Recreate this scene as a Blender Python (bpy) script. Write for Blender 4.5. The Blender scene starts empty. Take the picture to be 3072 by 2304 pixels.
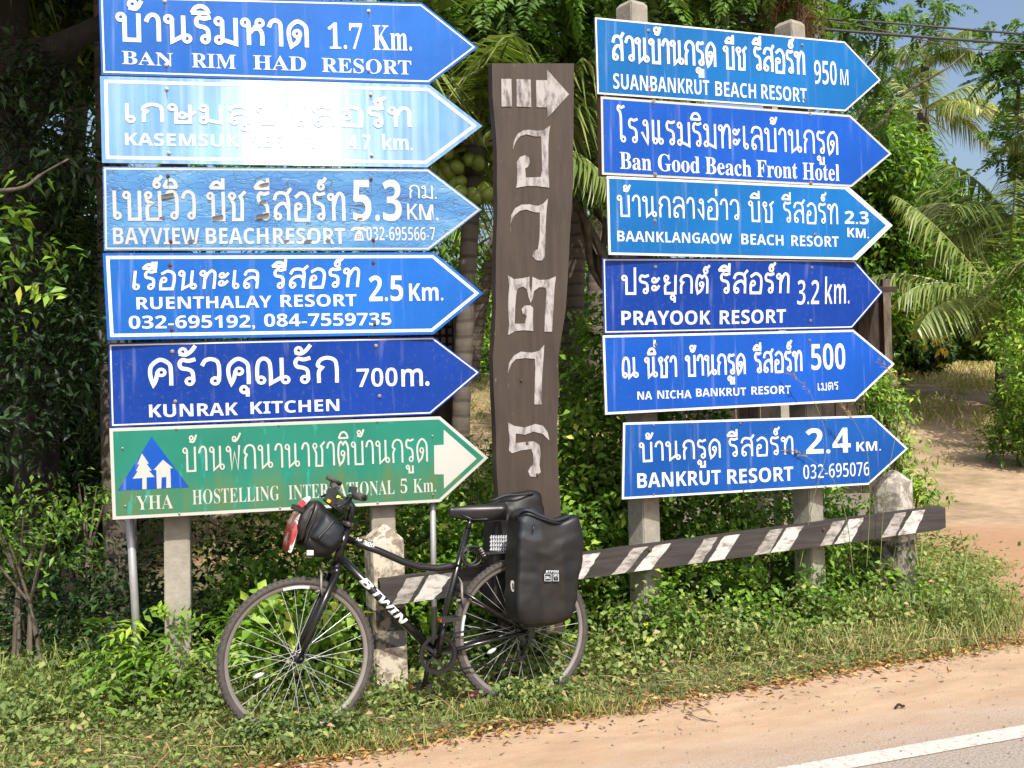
import bpy, bmesh, math, random
import numpy as np
from mathutils import Vector, Matrix, noise as mnoise

sc = bpy.context.scene
random.seed(7)
RG = np.random.default_rng(11)

# ------------------------------------------------------------------ camera, sky, sun, exposure
F, CX, CY = 2987.0, 1536.0, 1152.0
EYE = 1.55
ROLL = math.radians(1.7)
Rv = Vector((math.cos(ROLL), 0, -math.sin(ROLL)))
Uv = Vector((math.sin(ROLL), 0, math.cos(ROLL)))
Fv = Vector((0, 1, 0))
CAM = Vector((0, 0, EYE))
cam = bpy.data.cameras.new('camera')
cam.sensor_width = 36.0
cam.lens = F / 3072 * 36
cam.clip_end = 2000
co = bpy.data.objects.new('camera', cam)
sc.collection.objects.link(co)
M4 = Matrix.Identity(4)
for i in range(3):
    M4[i][0] = Rv[i]; M4[i][1] = Uv[i]; M4[i][2] = -Fv[i]; M4[i][3] = CAM[i]
co.matrix_world = M4
sc.camera = co

SUN_EL, SUN_AZ = 50.0, 18.0            # azimuth from -Y (behind the camera) towards +X
sd = Vector((math.sin(math.radians(SUN_AZ)) * math.cos(math.radians(SUN_EL)),
             -math.cos(math.radians(SUN_AZ)) * math.cos(math.radians(SUN_EL)),
             math.sin(math.radians(SUN_EL))))
w = bpy.data.worlds.new('World'); sc.world = w; w.use_nodes = True
nt = w.node_tree
bg = nt.nodes['Background']
sky = nt.nodes.new('ShaderNodeTexSky'); sky.sky_type = 'NISHITA'; sky.sun_disc = False
sky.sun_elevation = math.radians(SUN_EL); sky.sun_rotation = math.atan2(sd.x, sd.y)
sky.air_density = 1.0; sky.dust_density = 4.5; sky.ozone_density = 1.0
nt.links.new(sky.outputs[0], bg.inputs[0]); bg.inputs[1].default_value = 0.15
sl = bpy.data.lights.new('sun', 'SUN'); sl.energy = 4.6; sl.angle = math.radians(0.55); sl.color = (1, 0.95, 0.87)
so = bpy.data.objects.new('sun', sl); sc.collection.objects.link(so)
so.rotation_euler = sd.to_track_quat('Z', 'Y').to_euler(); so.location = (5, -15, 25)
sc.view_settings.view_transform = 'Standard'; sc.view_settings.look = 'None'
sc.view_settings.exposure = 0.35; sc.view_settings.gamma = 1
sc.view_settings.use_curve_mapping = False
sc.cycles.max_bounces = 6; sc.cycles.diffuse_bounces = 3; sc.cycles.glossy_bounces = 2
sc.cycles.transmission_bounces = 3; sc.cycles.transparent_max_bounces = 6
sc.cycles.caustics_reflective = False; sc.cycles.caustics_refractive = False
sc.cycles.sample_clamp_indirect = 4

# ------------------------------------------------------------------ helpers
def ray(px, py):
    return Rv * ((px - CX) / F) + Uv * (-(py - CY) / F) + Fv
def P(px, py, d):
    return CAM + ray(px, py) * d
def G(px, py, z=0.0):
    r = ray(px, py); return CAM + r * ((z - EYE) / r.z)
def on_plane(px, py, o, n):
    r = ray(px, py); return CAM + r * ((o - CAM).dot(n) / r.dot(n))

def link(o, parent=None):
    sc.collection.objects.link(o)
    if parent: o.parent = parent
    return o
def tag(o, label=None, cat=None, group=None, kind=None):
    if label: o['label'] = label
    if cat: o['category'] = cat
    if group: o['group'] = group
    if kind: o['kind'] = kind
    return o
def empty(name, loc, rz=0, label=None, cat=None, group=None):
    o = bpy.data.objects.new(name, None); o.empty_display_size = .1
    o.location = loc; o.rotation_euler = (0, 0, rz); link(o)
    return tag(o, label, cat, group)
def mesh(name, V, Fc, mat=None, parent=None, smooth=False):
    me = bpy.data.meshes.new(name); me.from_pydata([tuple(v) for v in V], [], Fc)
    if smooth: me.polygons.foreach_set('use_smooth', [True] * len(me.polygons))
    if mat: me.materials.append(mat)
    me.update()
    return link(bpy.data.objects.new(name, me), parent)
def bm_obj(name, bm, mat, parent=None, smooth=False):
    me = bpy.data.meshes.new(name); bm.to_mesh(me); bm.free()
    if smooth: me.polygons.foreach_set('use_smooth', [True] * len(me.polygons))
    me.materials.append(mat)
    return link(bpy.data.objects.new(name, me), parent)

class MB:
    def __init__(s): s.V = []; s.F = []
    def box(s, c, sx, sy, sz, rot=None, taper=1.0):
        c = Vector(c); b = len(s.V)
        for dz in (-.5, .5):
            t = taper if dz > 0 else 1
            for dx, dy in ((-.5, -.5), (.5, -.5), (.5, .5), (-.5, .5)):
                v = Vector((dx * sx * t, dy * sy * t, dz * sz))
                if rot is not None: v = rot @ v
                s.V.append(c + v)
        for f in ((3, 2, 1, 0), (4, 5, 6, 7), (0, 1, 5, 4), (1, 2, 6, 5), (2, 3, 7, 6), (3, 0, 4, 7)):
            s.F.append(tuple(b + i for i in f))
        return s
    def tube(s, pts, r, n=10, cap=True):
        pts = [Vector(p) for p in pts]
        rs = r if hasattr(r, '__len__') else [r] * len(pts)
        b0 = len(s.V); up = None
        for i, p in enumerate(pts):
            t = (pts[min(i + 1, len(pts) - 1)] - pts[max(i - 1, 0)]).normalized()
            if up is None:
                up = Vector((0, 0, 1)) if abs(t.z) < .9 else Vector((1, 0, 0))
            a = t.cross(up).normalized(); up = a.cross(t).normalized()
            for k in range(n):
                g = 2 * math.pi * k / n
                s.V.append(p + (a * math.cos(g) + up * math.sin(g)) * rs[i])
        for i in range(len(pts) - 1):
            for k in range(n):
                k2 = (k + 1) % n; q = b0 + i * n
                s.F.append((q + k, q + k2, q + n + k2, q + n + k))
        if cap:
            s.F.append(tuple(b0 + k for k in range(n))[::-1])
            q = b0 + (len(pts) - 1) * n
            s.F.append(tuple(q + k for k in range(n)))
        return s
    def build(s, name, mat, parent=None, smooth=False):
        return mesh(name, s.V, s.F, mat, parent, smooth)

def catmull(pts, n=6):
    """smooth polyline; a repeated point is a sharp corner"""
    segs = [[pts[0]]]
    for p in pts[1:]:
        if (Vector(p) - Vector(segs[-1][-1])).length < 1e-9: segs.append([p])
        else: segs[-1].append(p)
    out = []
    for sgm in segs:
        q = [Vector(p) for p in sgm]
        if len(q) < 3:
            r = q
        else:
            q2 = [q[0] * 2 - q[1]] + q + [q[-1] * 2 - q[-2]]; r = [q[0]]
            for i in range(1, len(q2) - 2):
                a, b, c, d = q2[i - 1:i + 3]
                for k in range(1, n + 1):
                    t = k / n
                    r.append(.5 * ((2 * b) + (c - a) * t + (2 * a - 5 * b + 4 * c - d) * t * t + (3 * b - a - 3 * c + d) * t ** 3))
        out += r if not out else r[1:] if (out[-1] - r[0]).length < 1e-9 else r
    return out

# ------------------------------------------------------------------ materials
def nodes(name):
    m = bpy.data.materials.new(name); m.use_nodes = True
    t = m.node_tree; p = t.nodes['Principled BSDF']
    return m, t, p
def N(t, typ, **kw):
    n = t.nodes.new(typ)
    for k, v in kw.items():
        if k.startswith('i_'):
            key = k[2:]; key = int(key) if key.isdigit() else key.replace('_', ' ')
            n.inputs[key].default_value = v
        else: setattr(n, k, v)
    return n
def coords(t, scale=(1, 1, 1), obj=True):
    tc = t.nodes.new('ShaderNodeTexCoord'); mp = t.nodes.new('ShaderNodeMapping')
    mp.inputs['Scale'].default_value = scale
    t.links.new(tc.outputs['Object'], mp.inputs[0]); return mp.outputs[0]
def noise(t, vec, scale, detail=4, rough=.55, dist=0):
    n = N(t, 'ShaderNodeTexNoise'); n.inputs['Scale'].default_value = scale; n.inputs['Detail'].default_value = detail
    n.inputs['Roughness'].default_value = rough; n.inputs['Distortion'].default_value = dist
    t.links.new(vec, n.inputs['Vector']); return n.outputs['Fac']
def ramp(t, fac, stops):
    r = N(t, 'ShaderNodeValToRGB'); e = r.color_ramp.elements
    while len(e) < len(stops): e.new(.5)
    for k, (pos, col) in enumerate(stops):
        e[k].position = pos; e[k].color = (*col, 1) if len(col) == 3 else col
    t.links.new(fac, r.inputs[0]); return r.outputs[0]
def mixc(t, fac, a, b, blend='MIX'):
    m = N(t, 'ShaderNodeMix', data_type='RGBA', blend_type=blend)
    for sock, v in ((m.inputs[0], fac), (m.inputs[6], a), (m.inputs[7], b)):
        if isinstance(v, (int, float)): sock.default_value = v
        elif isinstance(v, tuple): sock.default_value = (*v, 1)
        else: t.links.new(v, sock)
    return m.outputs[2]
def bump(t, p, h, strength, dist=.01):
    b = N(t, 'ShaderNodeBump'); b.inputs['Strength'].default_value = strength; b.inputs['Distance'].default_value = dist
    t.links.new(h, b.inputs['Height']); t.links.new(b.outputs[0], p.inputs['Normal'])
def wr(n):  # grey triple
    return (n, n, n)

def simple(name, col, rough=.5, metal=0, var=.15, scale=20, bumps=0, spec=.5, stretch=(1, 1, 1)):
    m, t, p = nodes(name)
    v = coords(t, stretch); n = noise(t, v, scale, 5)
    c = ramp(t, n, [(.3, tuple(x * (1 - var) for x in col)), (.7, tuple(min(1, x * (1 + var)) for x in col))])
    t.links.new(c, p.inputs['Base Color']); p.inputs['Roughness'].default_value = rough
    p.inputs['Metallic'].default_value = metal; p.inputs['Specular IOR Level'].default_value = spec
    if bumps: bump(t, p, n, bumps, .004)
    return m

def sign_mat(name, col, rough=.35, fade=.12, streak=.10, dirt=(.26, .22, .17), dirt_amt=.22, spec=.5):
    m, t, p = nodes(name)
    v = coords(t); vs = coords(t, (9, 9, .5))
    n1 = noise(t, v, 1.3, 3); n2 = noise(t, vs, 3, 4); n3 = noise(t, v, 60, 4)
    lo = tuple(x * (1 - fade) for x in col); hi = tuple(min(1, x * (1 + fade) + .02 * fade) for x in col)
    c = ramp(t, n1, [(.3, lo), (.7, hi)])
    s = ramp(t, n2, [(.58, wr(0)), (.75, wr(streak))])
    c = mixc(t, s, c, (.75, .78, .8))
    d = ramp(t, n3, [(.60, wr(0)), (.78, wr(dirt_amt))])
    c = mixc(t, d, c, dirt)
    t.links.new(c, p.inputs['Base Color'])
    r = ramp(t, n2, [(.3, wr(rough * .8)), (.8, wr(min(1, rough * 1.4)))])
    t.links.new(r, p.inputs['Roughness']); p.inputs['Specular IOR Level'].default_value = spec
    bump(t, p, noise(t, coords(t, (1, 1, .6)), 3.2, 3), .35, .02)
    return m

def leaf_mat(name, ramp_cols, trans=.35, rough=.42, spec=.4, hue_noise=.25):
    """tint attribute (per leaf) drives the colour"""
    m, t, p = nodes(name)
    a = N(t, 'ShaderNodeAttribute', attribute_name='tint')
    c = ramp(t, a.outputs['Fac'], ramp_cols)
    t.links.new(c, p.inputs['Base Color'])
    p.inputs['Roughness'].default_value = rough; p.inputs['Specular IOR Level'].default_value = spec
    tr = N(t, 'ShaderNodeBsdfTranslucent')
    tc = mixc(t, 1.0, c, (1.3, 1.5, .55), 'MULTIPLY'); t.links.new(tc, tr.inputs[0])
    ms = N(t, 'ShaderNodeMixShader'); ms.inputs[0].default_value = trans
    t.links.new(p.outputs[0], ms.inputs[1]); t.links.new(tr.outputs[0], ms.inputs[2])
    t.links.new(ms.outputs[0], t.nodes['Material Output'].inputs[0])
    return m

def concrete_mat(name, base, paint=None, wear=.5, black_below=None, black_above=None):
    m, t, p = nodes(name)
    v = coords(t); n = noise(t, v, 9, 6, .65); n2 = noise(t, v, 55, 4); vo = N(t, 'ShaderNodeTexVoronoi'); vo.inputs['Scale'].default_value = 60
    t.links.new(v, vo.inputs['Vector'])
    c = ramp(t, n, [(.3, tuple(x * .72 for x in base)), (.7, tuple(x * 1.15 for x in base))])
    pit = ramp(t, vo.outputs['Distance'], [(.06, wr(1)), (.16, wr(0))])
    c = mixc(t, .35, c, mixc(t, n2, (.1, .095, .085), (.5, .48, .42)), 'OVERLAY')
    c = mixc(t, mixc(t, .5, pit, wr(0)), c, (.05, .045, .04))
    if paint:
        np_ = noise(t, v, 14, 6, .7, .3)
        f = ramp(t, np_, [(wear - .04, wr(0)), (wear + .05, wr(1))])
        pc = paint
        if black_below is not None:
            sx = N(t, 'ShaderNodeSeparateXYZ'); tc = N(t, 'ShaderNodeTexCoord'); t.links.new(tc.outputs['Object'], sx.inputs[0])
            g = N(t, 'ShaderNodeMath', operation='GREATER_THAN'); g.inputs[1].default_value = black_below
            t.links.new(sx.outputs[2], g.inputs[0])
            g2 = N(t, 'ShaderNodeMath', operation='LESS_THAN'); g2.inputs[1].default_value = black_above
            t.links.new(sx.outputs[2], g2.inputs[0])
            g3 = N(t, 'ShaderNodeMath', operation='MAXIMUM'); t.links.new(g.outputs[0], g3.inputs[0]); t.links.new(g2.outputs[0], g3.inputs[1])
            pc = mixc(t, g3.outputs[0], (.03, .03, .03), paint)
        c = mixc(t, f, c, pc)
    t.links.new(c, p.inputs['Base Color']); p.inputs['Roughness'].default_value = .9
    bump(t, p, n2, .5, .006)
    return m

def bark_mat(name, a, b, rings=0):
    m, t, p = nodes(name)
    v = coords(t, (1, 1, .35) if not rings else (1, 1, 1)); n = noise(t, v, 16, 6, .65)
    c = ramp(t, n, [(.3, a), (.7, b)]); h = n
    if rings:
        wv = N(t, 'ShaderNodeTexWave', wave_type='BANDS', bands_direction='Z'); wv.inputs['Scale'].default_value = rings
        wv.inputs['Distortion'].default_value = 2.5; wv.inputs['Detail'].default_value = 3
        t.links.new(v, wv.inputs['Vector'])
        c = mixc(t, .5, c, ramp(t, wv.outputs['Fac'], [(.05, tuple(x * .6 for x in a)), (.2, b)])); h = wv.outputs['Fac']
    t.links.new(c, p.inputs['Base Color']); p.inputs['Roughness'].default_value = .95
    bump(t, p, h, .3 if rings else .8, .02)
    return m

GRN = [(0, (.035, .070, .012)), (.3, (.095, .195, .022)), (.65, (.19, .34, .040)), (.9, (.34, .48, .06)), (1, (.52, .54, .09))]
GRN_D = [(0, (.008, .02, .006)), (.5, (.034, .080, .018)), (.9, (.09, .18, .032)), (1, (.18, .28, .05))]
GRN_T = [(0, (.035, .075, .018)), (.5, (.10, .20, .035)), (.85, (.19, .32, .055)), (.97, (.34, .40, .09)), (1, (.20, .10, .04))]
PALM = [(0, (.05, .09, .022)), (.5, (.15, .22, .055)), (.85, (.32, .36, .12)), (1, (.52, .46, .24))]
GRS = [(0, (.09, .125, .035)), (.4, (.20, .25, .07)), (.7, (.38, .36, .14)), (.85, (.44, .37, .20)), (1, (.58, .47, .28))]
COV = [(0, (.07, .12, .035)), (.45, (.18, .25, .075)), (.75, (.33, .38, .125)), (.86, (.40, .38, .15)), (.93, (.30, .16, .12)), (1, (.48, .30, .20))]
DRY = [(0, (.10, .050, .025)), (.3, (.20, .10, .045)), (.6, (.36, .20, .08)), (.85, (.50, .30, .10)), (1, (.58, .42, .20))]
STR = [(0, (.18, .13, .06)), (.5, (.32, .24, .12)), (1, (.45, .36, .20))]
m_leaf = leaf_mat('glossy_leaf', GRN, .3, .45)
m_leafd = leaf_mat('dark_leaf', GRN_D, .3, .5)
m_tree = leaf_mat('feather_leaf', GRN_T, .35, .5)
m_palm = leaf_mat('palm_leaf', PALM, .3, .38, .5)
m_grass = leaf_mat('grass', GRS, .3, .6, .3)
m_cover = leaf_mat('cover_leaf', COV, .3, .6, .3)
m_dry = leaf_mat('dead_leaf', DRY, .2, .7, .3)
m_straw = leaf_mat('straw', STR, .2, .7, .3)
m_bark = bark_mat('bark', (.045, .034, .024), (.16, .13, .10))
m_barkd = bark_mat('dark_bark', (.008, .006, .004), (.030, .024, .018))
m_palmbark = bark_mat('palm_bark', (.055, .044, .034), (.12, .10, .08), 2.2)
m_white = sign_mat('white_film', (.60, .62, .64), .4, .04, .0, dirt_amt=.08)
m_offwhite = sign_mat('aged_white_film', (.43, .43, .40), .5, .08, .0, dirt_amt=.15)
m_bolt = simple('bolt_metal', (.32, .30, .27), .4, .8, .3, 80)
m_rust = simple('rusty_metal', (.10, .045, .03), .8, .2, .4, 80)
m_conc = concrete_mat('post_concrete', (.33, .31, .265))
m_concd = concrete_mat('old_concrete', (.22, .205, .18))
m_galv = simple('galvanised', (.38, .38, .39), .5, .5, .12, 12)
m_black = simple('black_paint', (.008, .008, .009), .22, 0, .1, 10, 0, .6)
m_rubber = simple('tyre_rubber', (.055, .048, .044), .8, 0, .25, 40, .3)
m_plastic = simple('black_plastic', (.014, .014, .015), .45, 0, .2, 30)
m_alloy = simple('alloy', (.20, .18, .165), .5, .3, .05, 30)
m_spoke = simple('spoke_steel', (.55, .57, .60), .3, .35, .05, 30)
m_fab = simple('bag_fabric', (.006, .0055, .006), .46, 0, .3, 22, .3, .45)
m_fab2 = simple('bag_panel_brown', (.012, .0095, .008), .5, 0, .3, 22, .3, .4)
m_fab3 = simple('bag_panel_slate', (.014, .018, .024), .55, 0, .3, 22, .3, .4)

# ------------------------------------------------------------------ foliage arrays
def unit(a):
    return a / np.maximum(np.linalg.norm(a, axis=1, keepdims=True), 1e-9)
def leaves(name, Pb, D, Nn, L, W, tint, mat, parent=None, fold=.18, droop=.0, tris=4, kind=None):
    """Pb base points, D directions, Nn approximate normals; one folded leaf of 4 triangles (or a 2-triangle blade)"""
    n = len(Pb); D = unit(D); S = unit(np.cross(D, Nn)); Nn = np.cross(S, D)
    L = np.broadcast_to(L, (n,))[:, None]; W = np.broadcast_to(W, (n,))[:, None]
    if tris == 4:
        mid = Pb + D * L * .45
        tip = Pb + D * L + np.array([0, 0, -1.0]) * L * droop
        V = np.stack([Pb, mid - S * W * .5 + Nn * W * fold, mid - Nn * W * fold * .4, mid + S * W * .5 + Nn * W * fold, tip], 1)
        V[:, 2] = Pb + (mid - Pb) * 1.1 - Nn * W * fold * .5
        tri = np.array([[0, 2, 1], [0, 3, 2], [1, 2, 4], [2, 3, 4]])
    else:  # bending blade
        mid = Pb + D * L * .55
        tip = Pb + D * L + np.array([0, 0, -1.0]) * L * droop
        V = np.stack([Pb - S * W * .5, Pb + S * W * .5, mid + S * W * .4, mid - S * W * .4, tip], 1)
        tri = np.array([[0, 1, 2], [0, 2, 3], [3, 2, 4]])
    k = V.shape[1]; V = V.reshape(-1, 3)
    T = (np.arange(n)[:, None, None] * k + tri[None]).reshape(-1, 3)
    me = bpy.data.meshes.new(name)
    me.vertices.add(len(V)); me.vertices.foreach_set('co', V.astype(np.float32).ravel())
    me.loops.add(T.size); me.loops.foreach_set('vertex_index', T.astype(np.int32).ravel())
    me.polygons.add(len(T)); me.polygons.foreach_set('loop_start', np.arange(0, T.size, 3, dtype=np.int32))
    at = me.attributes.new('tint', 'FLOAT', 'POINT')
    at.data.foreach_set('value', np.repeat(np.clip(tint, 0, 1).astype(np.float32), k))
    me.update(calc_edges=True); me.materials.append(mat)
    o = link(bpy.data.objects.new(name, me), parent)
    if kind: o['kind'] = kind
    return o

def rand_dirs(n, up=0.0):
    v = RG.normal(size=(n, 3)); v = unit(v); v[:, 2] += up
    return unit(v)
def in_blobs(blobs, n, shell=.45):
    """points in ellipsoids, biased to the outside; blobs: (centre, radii)"""
    vol = np.array([b[1][0] * b[1][1] + b[1][1] * b[1][2] + b[1][0] * b[1][2] for b in blobs])
    idx = RG.choice(len(blobs), n, p=vol / vol.sum())
    C = np.array([b[0] for b in blobs])[idx]; R = np.array([b[1] for b in blobs])[idx]
    d = rand_dirs(n); r = (1 - shell * RG.random(n) ** 1.5)[:, None]
    return C + d * R * r, d, idx
def sprigs(name, blobs, n_sprig, per, spread, L, W, mat, parent=None, zmin=.02, lit=.0, shell=.45, kind=None, up=.25, jitter=.12):
    """n_sprig twigs each carrying `per` broad leaves in two rows"""
    O, d, idx = in_blobs(blobs, n_sprig, shell)
    ax = unit(d + rand_dirs(n_sprig) * .9 + np.array([0, 0, up]))
    side = unit(np.cross(ax, rand_dirs(n_sprig, .6)))
    t = (np.arange(per) / max(per - 1, 1))[None, :, None]
    pos = O[:, None] + ax[:, None] * spread * (t - .3) + RG.normal(size=(n_sprig, per, 3)) * spread * jitter
    sgn = np.where(np.arange(per) % 2 == 0, 1, -1)[None, :, None]
    D = side[:, None] * sgn * .9 + ax[:, None] * .55 + RG.normal(size=(n_sprig, per, 3)) * .3 + np.array([0, 0, -.15])
    Nn = unit(np.array([0, 0, 1.0]) + .5 * d + rand_dirs(n_sprig) * .5)[:, None] + RG.normal(size=(n_sprig, per, 3)) * .35
    tw = RG.random(n_sprig) ** 1.3
    bl = RG.random(len(blobs))[idx] * .25 - .12
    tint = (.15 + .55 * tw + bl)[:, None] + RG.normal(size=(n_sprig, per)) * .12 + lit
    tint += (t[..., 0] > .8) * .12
    Pq = pos.reshape(-1, 3); k = Pq[:, 2] > zmin
    Ls = (L * (.6 + .7 * RG.random(n_sprig * per)))
    return leaves(name, Pq[k], D.reshape(-1, 3)[k], unit(Nn.reshape(-1, 3))[k], Ls[k], Ls[k] * (W / L), tint.reshape(-1)[k], mat, parent, droop=.15, kind=kind)
def feathers(name, O, ax, up, size, pairs, lw, mat, parent=None, tint0=.45, kind=None, droop=.3):
    """compound leaves: a rachis with `pairs` leaflet pairs"""
    n = len(O); ax = unit(ax); side = unit(np.cross(ax, up)); upn = np.cross(side, ax)
    t = np.linspace(.12, 1, pairs)[None, :, None]
    sz = (size * (.65 + .6 * RG.random(n)))[:, None, None]
    rach = O[:, None] + ax[:, None] * t * sz + np.array([0, 0, -1.0]) * (t ** 2) * sz * droop
    env = np.sin(np.clip(t * .85 + .15, 0, 1) * math.pi * .93) * .28 + .08
    Pq, D, Nn, Ls, Tt = [], [], [], [], []
    tw = RG.random(n) * .5
    for s in (1, -1):
        d = side[:, None] * s + ax[:, None] * .45 + np.array([0, 0, -.18]) + RG.normal(size=(n, pairs, 3)) * .16
        Pq.append(rach.reshape(-1, 3)); D.append(d.reshape(-1, 3))
        Nn.append((np.repeat(upn, pairs, 0) + RG.normal(size=(n * pairs, 3)) * .3))
        Ls.append((sz * env * np.ones((n, pairs, 1))).reshape(-1))
        Tt.append(((tint0 - .25 + tw)[:, None] + RG.normal(size=(n, pairs)) * .08).reshape(-1))
    Pq, D, Nn, Ls, Tt = map(np.concatenate, (Pq, D, Nn, Ls, Tt))
    return leaves(name, Pq, D, unit(Nn), Ls, np.maximum(Ls * lw, .008), Tt, mat, parent, tris=4, kind=kind, droop=.1)

# ------------------------------------------------------------------ lettering
def mathmap(s, up, lo, dg):
    o = ''
    for c in s:
        if 'A' <= c <= 'Z': o += chr(up + ord(c) - 65)
        elif 'a' <= c <= 'z': o += chr(lo + ord(c) - 97)
        elif '0' <= c <= '9': o += chr(dg + ord(c) - 48)
        else: o += c
    return o
STY = {'serif': (0x1D400, 0x1D41A, 0x1D7CE), 'sans': (0x1D5D4, 0x1D5EE, 0x1D7EC), 'ital': (0x1D63C, 0x1D656, 0x1D7EC), 'thin': (0x1D5A0, 0x1D5BA, 0x1D7E2)}
def text_mesh(s, sty, off=0.0):
    c = bpy.data.curves.new('t', 'FONT')
    c.body = mathmap(s, *STY[sty]); c.resolution_u = 4; c.offset = off
    o = bpy.data.objects.new('t', c); sc.collection.objects.link(o)
    dg = bpy.context.evaluated_depsgraph_get(); dg.update()
    me = bpy.data.meshes.new_from_object(o.evaluated_get(dg))
    bpy.data.objects.remove(o); bpy.data.curves.remove(c)
    V = np.array([v.co[:] for v in me.vertices]); Fc = [tuple(p.vertices) for p in me.polygons]
    bpy.data.meshes.remove(me)
    return V, Fc
REF = {}
def caph(sty):
    if sty not in REF:
        V, _ = text_mesh('H', sty); REF[sty] = V[:, 1].max()
    return REF[sty]

# Thai stroke letters: (width, strokes, rings); a repeated point is a corner; baseline 0, letter height 1
def c2(*a):
    o = []
    for p in a:
        if p == 'c': o.append(o[-1])
        else: o.append((p[0], p[1], 0))
    return o
_ab = [c2((.24, .88), (.24, 0), 'c', (.68, 0), 'c', (.68, 1))]
TH = {
 'บ': (.74, _ab, [(.13, .86)]),
 'ป': (.74, [c2((.24, .88), (.24, 0), 'c', (.68, 0), 'c', (.68, 1.42))], [(.13, .86)]),
 'ษ': (.84, _ab + [c2((.50, .46), (.66, .42), (.84, .62))], [(.13, .86), (.44, .40)]),
 'น': (.82, [c2((.24, .88), (.24, 0), 'c', (.60, .24)), c2((.60, 1), (.60, .13))], [(.13, .86), (.71, .13)]),
 'ม': (.74, [c2((.24, .88), (.24, .13)), c2((.2, .16), (.68, 0), 'c', (.68, 1))], [(.13, .86), (.13, .13)]),
 'า': (.50, [c2((.05, .74), (.13, .93), (.27, 1), (.40, .92), (.44, .7), (.44, 0))], []),
 'ร': (.54, [c2((.52, 1.0), (.32, .94), (.16, .98), (.07, .84), (.12, .66), (.32, .60), (.44, .48), (.46, .13))], [(.35, .13)]),
 'ห': (.74, [c2((.24, .88), (.24, 0)), c2((.24, .42), (.52, .78)), c2((.40, .62), (.58, .62), (.68, .42), (.68, 0))], [(.13, .86), (.61, .87)]),
 'ด': (.74, [c2((.46, .48), (.36, .18), (.16, 0), 'c', (.08, .40), (.12, .76), (.38, 1), (.64, .82), (.68, .5), (.68, 0))], [(.36, .50)]),
 'ค': (.74, [c2((.29, .50), (.24, .22), (.16, 0), 'c', (.08, .40), (.12, .76), (.38, 1), (.64, .82), (.68, .5), (.68, 0))], [(.40, .50)]),
 'ต': (.74, [c2((.46, .48), (.36, .18), (.16, 0), 'c', (.08, .40), (.12, .82), (.24, 1), (.38, .88), 'c', (.52, 1), (.66, .80), (.68, .5), (.68, 0))], [(.36, .50)]),
 'ก': (.74, [c2((.12, 0), (.12, .42), (.22, .60), 'c', (.09, .70), (.18, .92), (.40, 1), (.62, .90), (.68, .6), (.68, 0))], []),
 'เ': (.36, [c2((.10, 1), (.10, .13))], [(.21, .13)]),
 'แ': (.68, [c2((.10, 1), (.10, .13)), c2((.42, 1), (.42, .13))], [(.21, .13), (.53, .13)]),
 'โ': (.40, [c2((.14, .13), (.14, 1.12), (.0, 1.36), (.04, 1.50), (.18, 1.44), (.34, 1.5))], [(.25, .13)]),
 'ล': (.74, [c2((.08, .74), (.18, .95), (.40, 1), (.62, .90), (.68, .6), (.68, 0)), c2((.68, .40), (.52, .60), (.32, .58), (.14, .42), (.11, .13))], [(.22, .13)]),
 'ส': (.76, [c2((.08, .74), (.18, .95), (.40, 1), (.62, .90), (.68, .6), (.68, 0)), c2((.68, .40), (.52, .60), (.32, .58), (.14, .42), (.11, .13)), c2((.60, .92), (.80, 1.16))], [(.22, .13)]),
 'ข': (.70, [c2((.08, .84), (.22, .62), (.26, .50), (.24, 0), 'c', (.62, 0), 'c', (.62, 1))], [(.19, .86)]),
 'ช': (.74, [c2((.08, .84), (.22, .62), (.26, .50), (.24, 0), 'c', (.60, 0), 'c', (.62, .66), (.54, .84), 'c', (.76, 1.02))], [(.19, .86)]),
 'อ': (.72, [c2((.11, .48), (.10, .2), (.12, 0), 'c', (.64, 0), 'c', (.68, .40), (.64, .82), (.38, 1), (.10, .84))], [(.22, .50)]),
 'ย': (.74, [c2((.08, .86), (.16, .64), (.34, .58), 'c', (.14, .42), (.14, 0), 'c', (.68, 0), 'c', (.68, 1))], [(.19, .86)]),
 'ว': (.62, [c2((.06, .76), (.16, .95), (.34, 1), (.52, .88), (.56, .5), (.54, .13))], [(.43, .13)]),
 'ท': (.74, [c2((.24, .88), (.24, 0)), c2((.24, .5), (.36, .84), (.50, 1), (.64, .92), (.68, .7), (.68, 0))], [(.13, .86)]),
 'พ': (.84, [c2((.24, .86), (.30, 0), 'c', (.48, .72), 'c', (.66, 0), 'c', (.76, 1))], [(.13, .86)]),
 'ณ': (1.04, [c2((.08, .13), (.07, .5), (.12, .86), (.28, 1), (.44, .86), (.48, .5), (.48, 0), 'c', (.82, .24)), c2((.82, 1), (.82, .13))], [(.19, .13), (.93, .13)]),
 'ง': (.50, [c2((.40, .86), (.42, .4), (.40, 0), 'c', (.10, .46))], [(.29, .86)]),
 'ะ': (.46, [c2((.12, .62), (.26, .66), (.40, .86)), c2((.12, .18), (.26, .22), (.40, .42))], [(.13, .73), (.13, .29)]),
 ' ': (.36, [], []),
}
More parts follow.
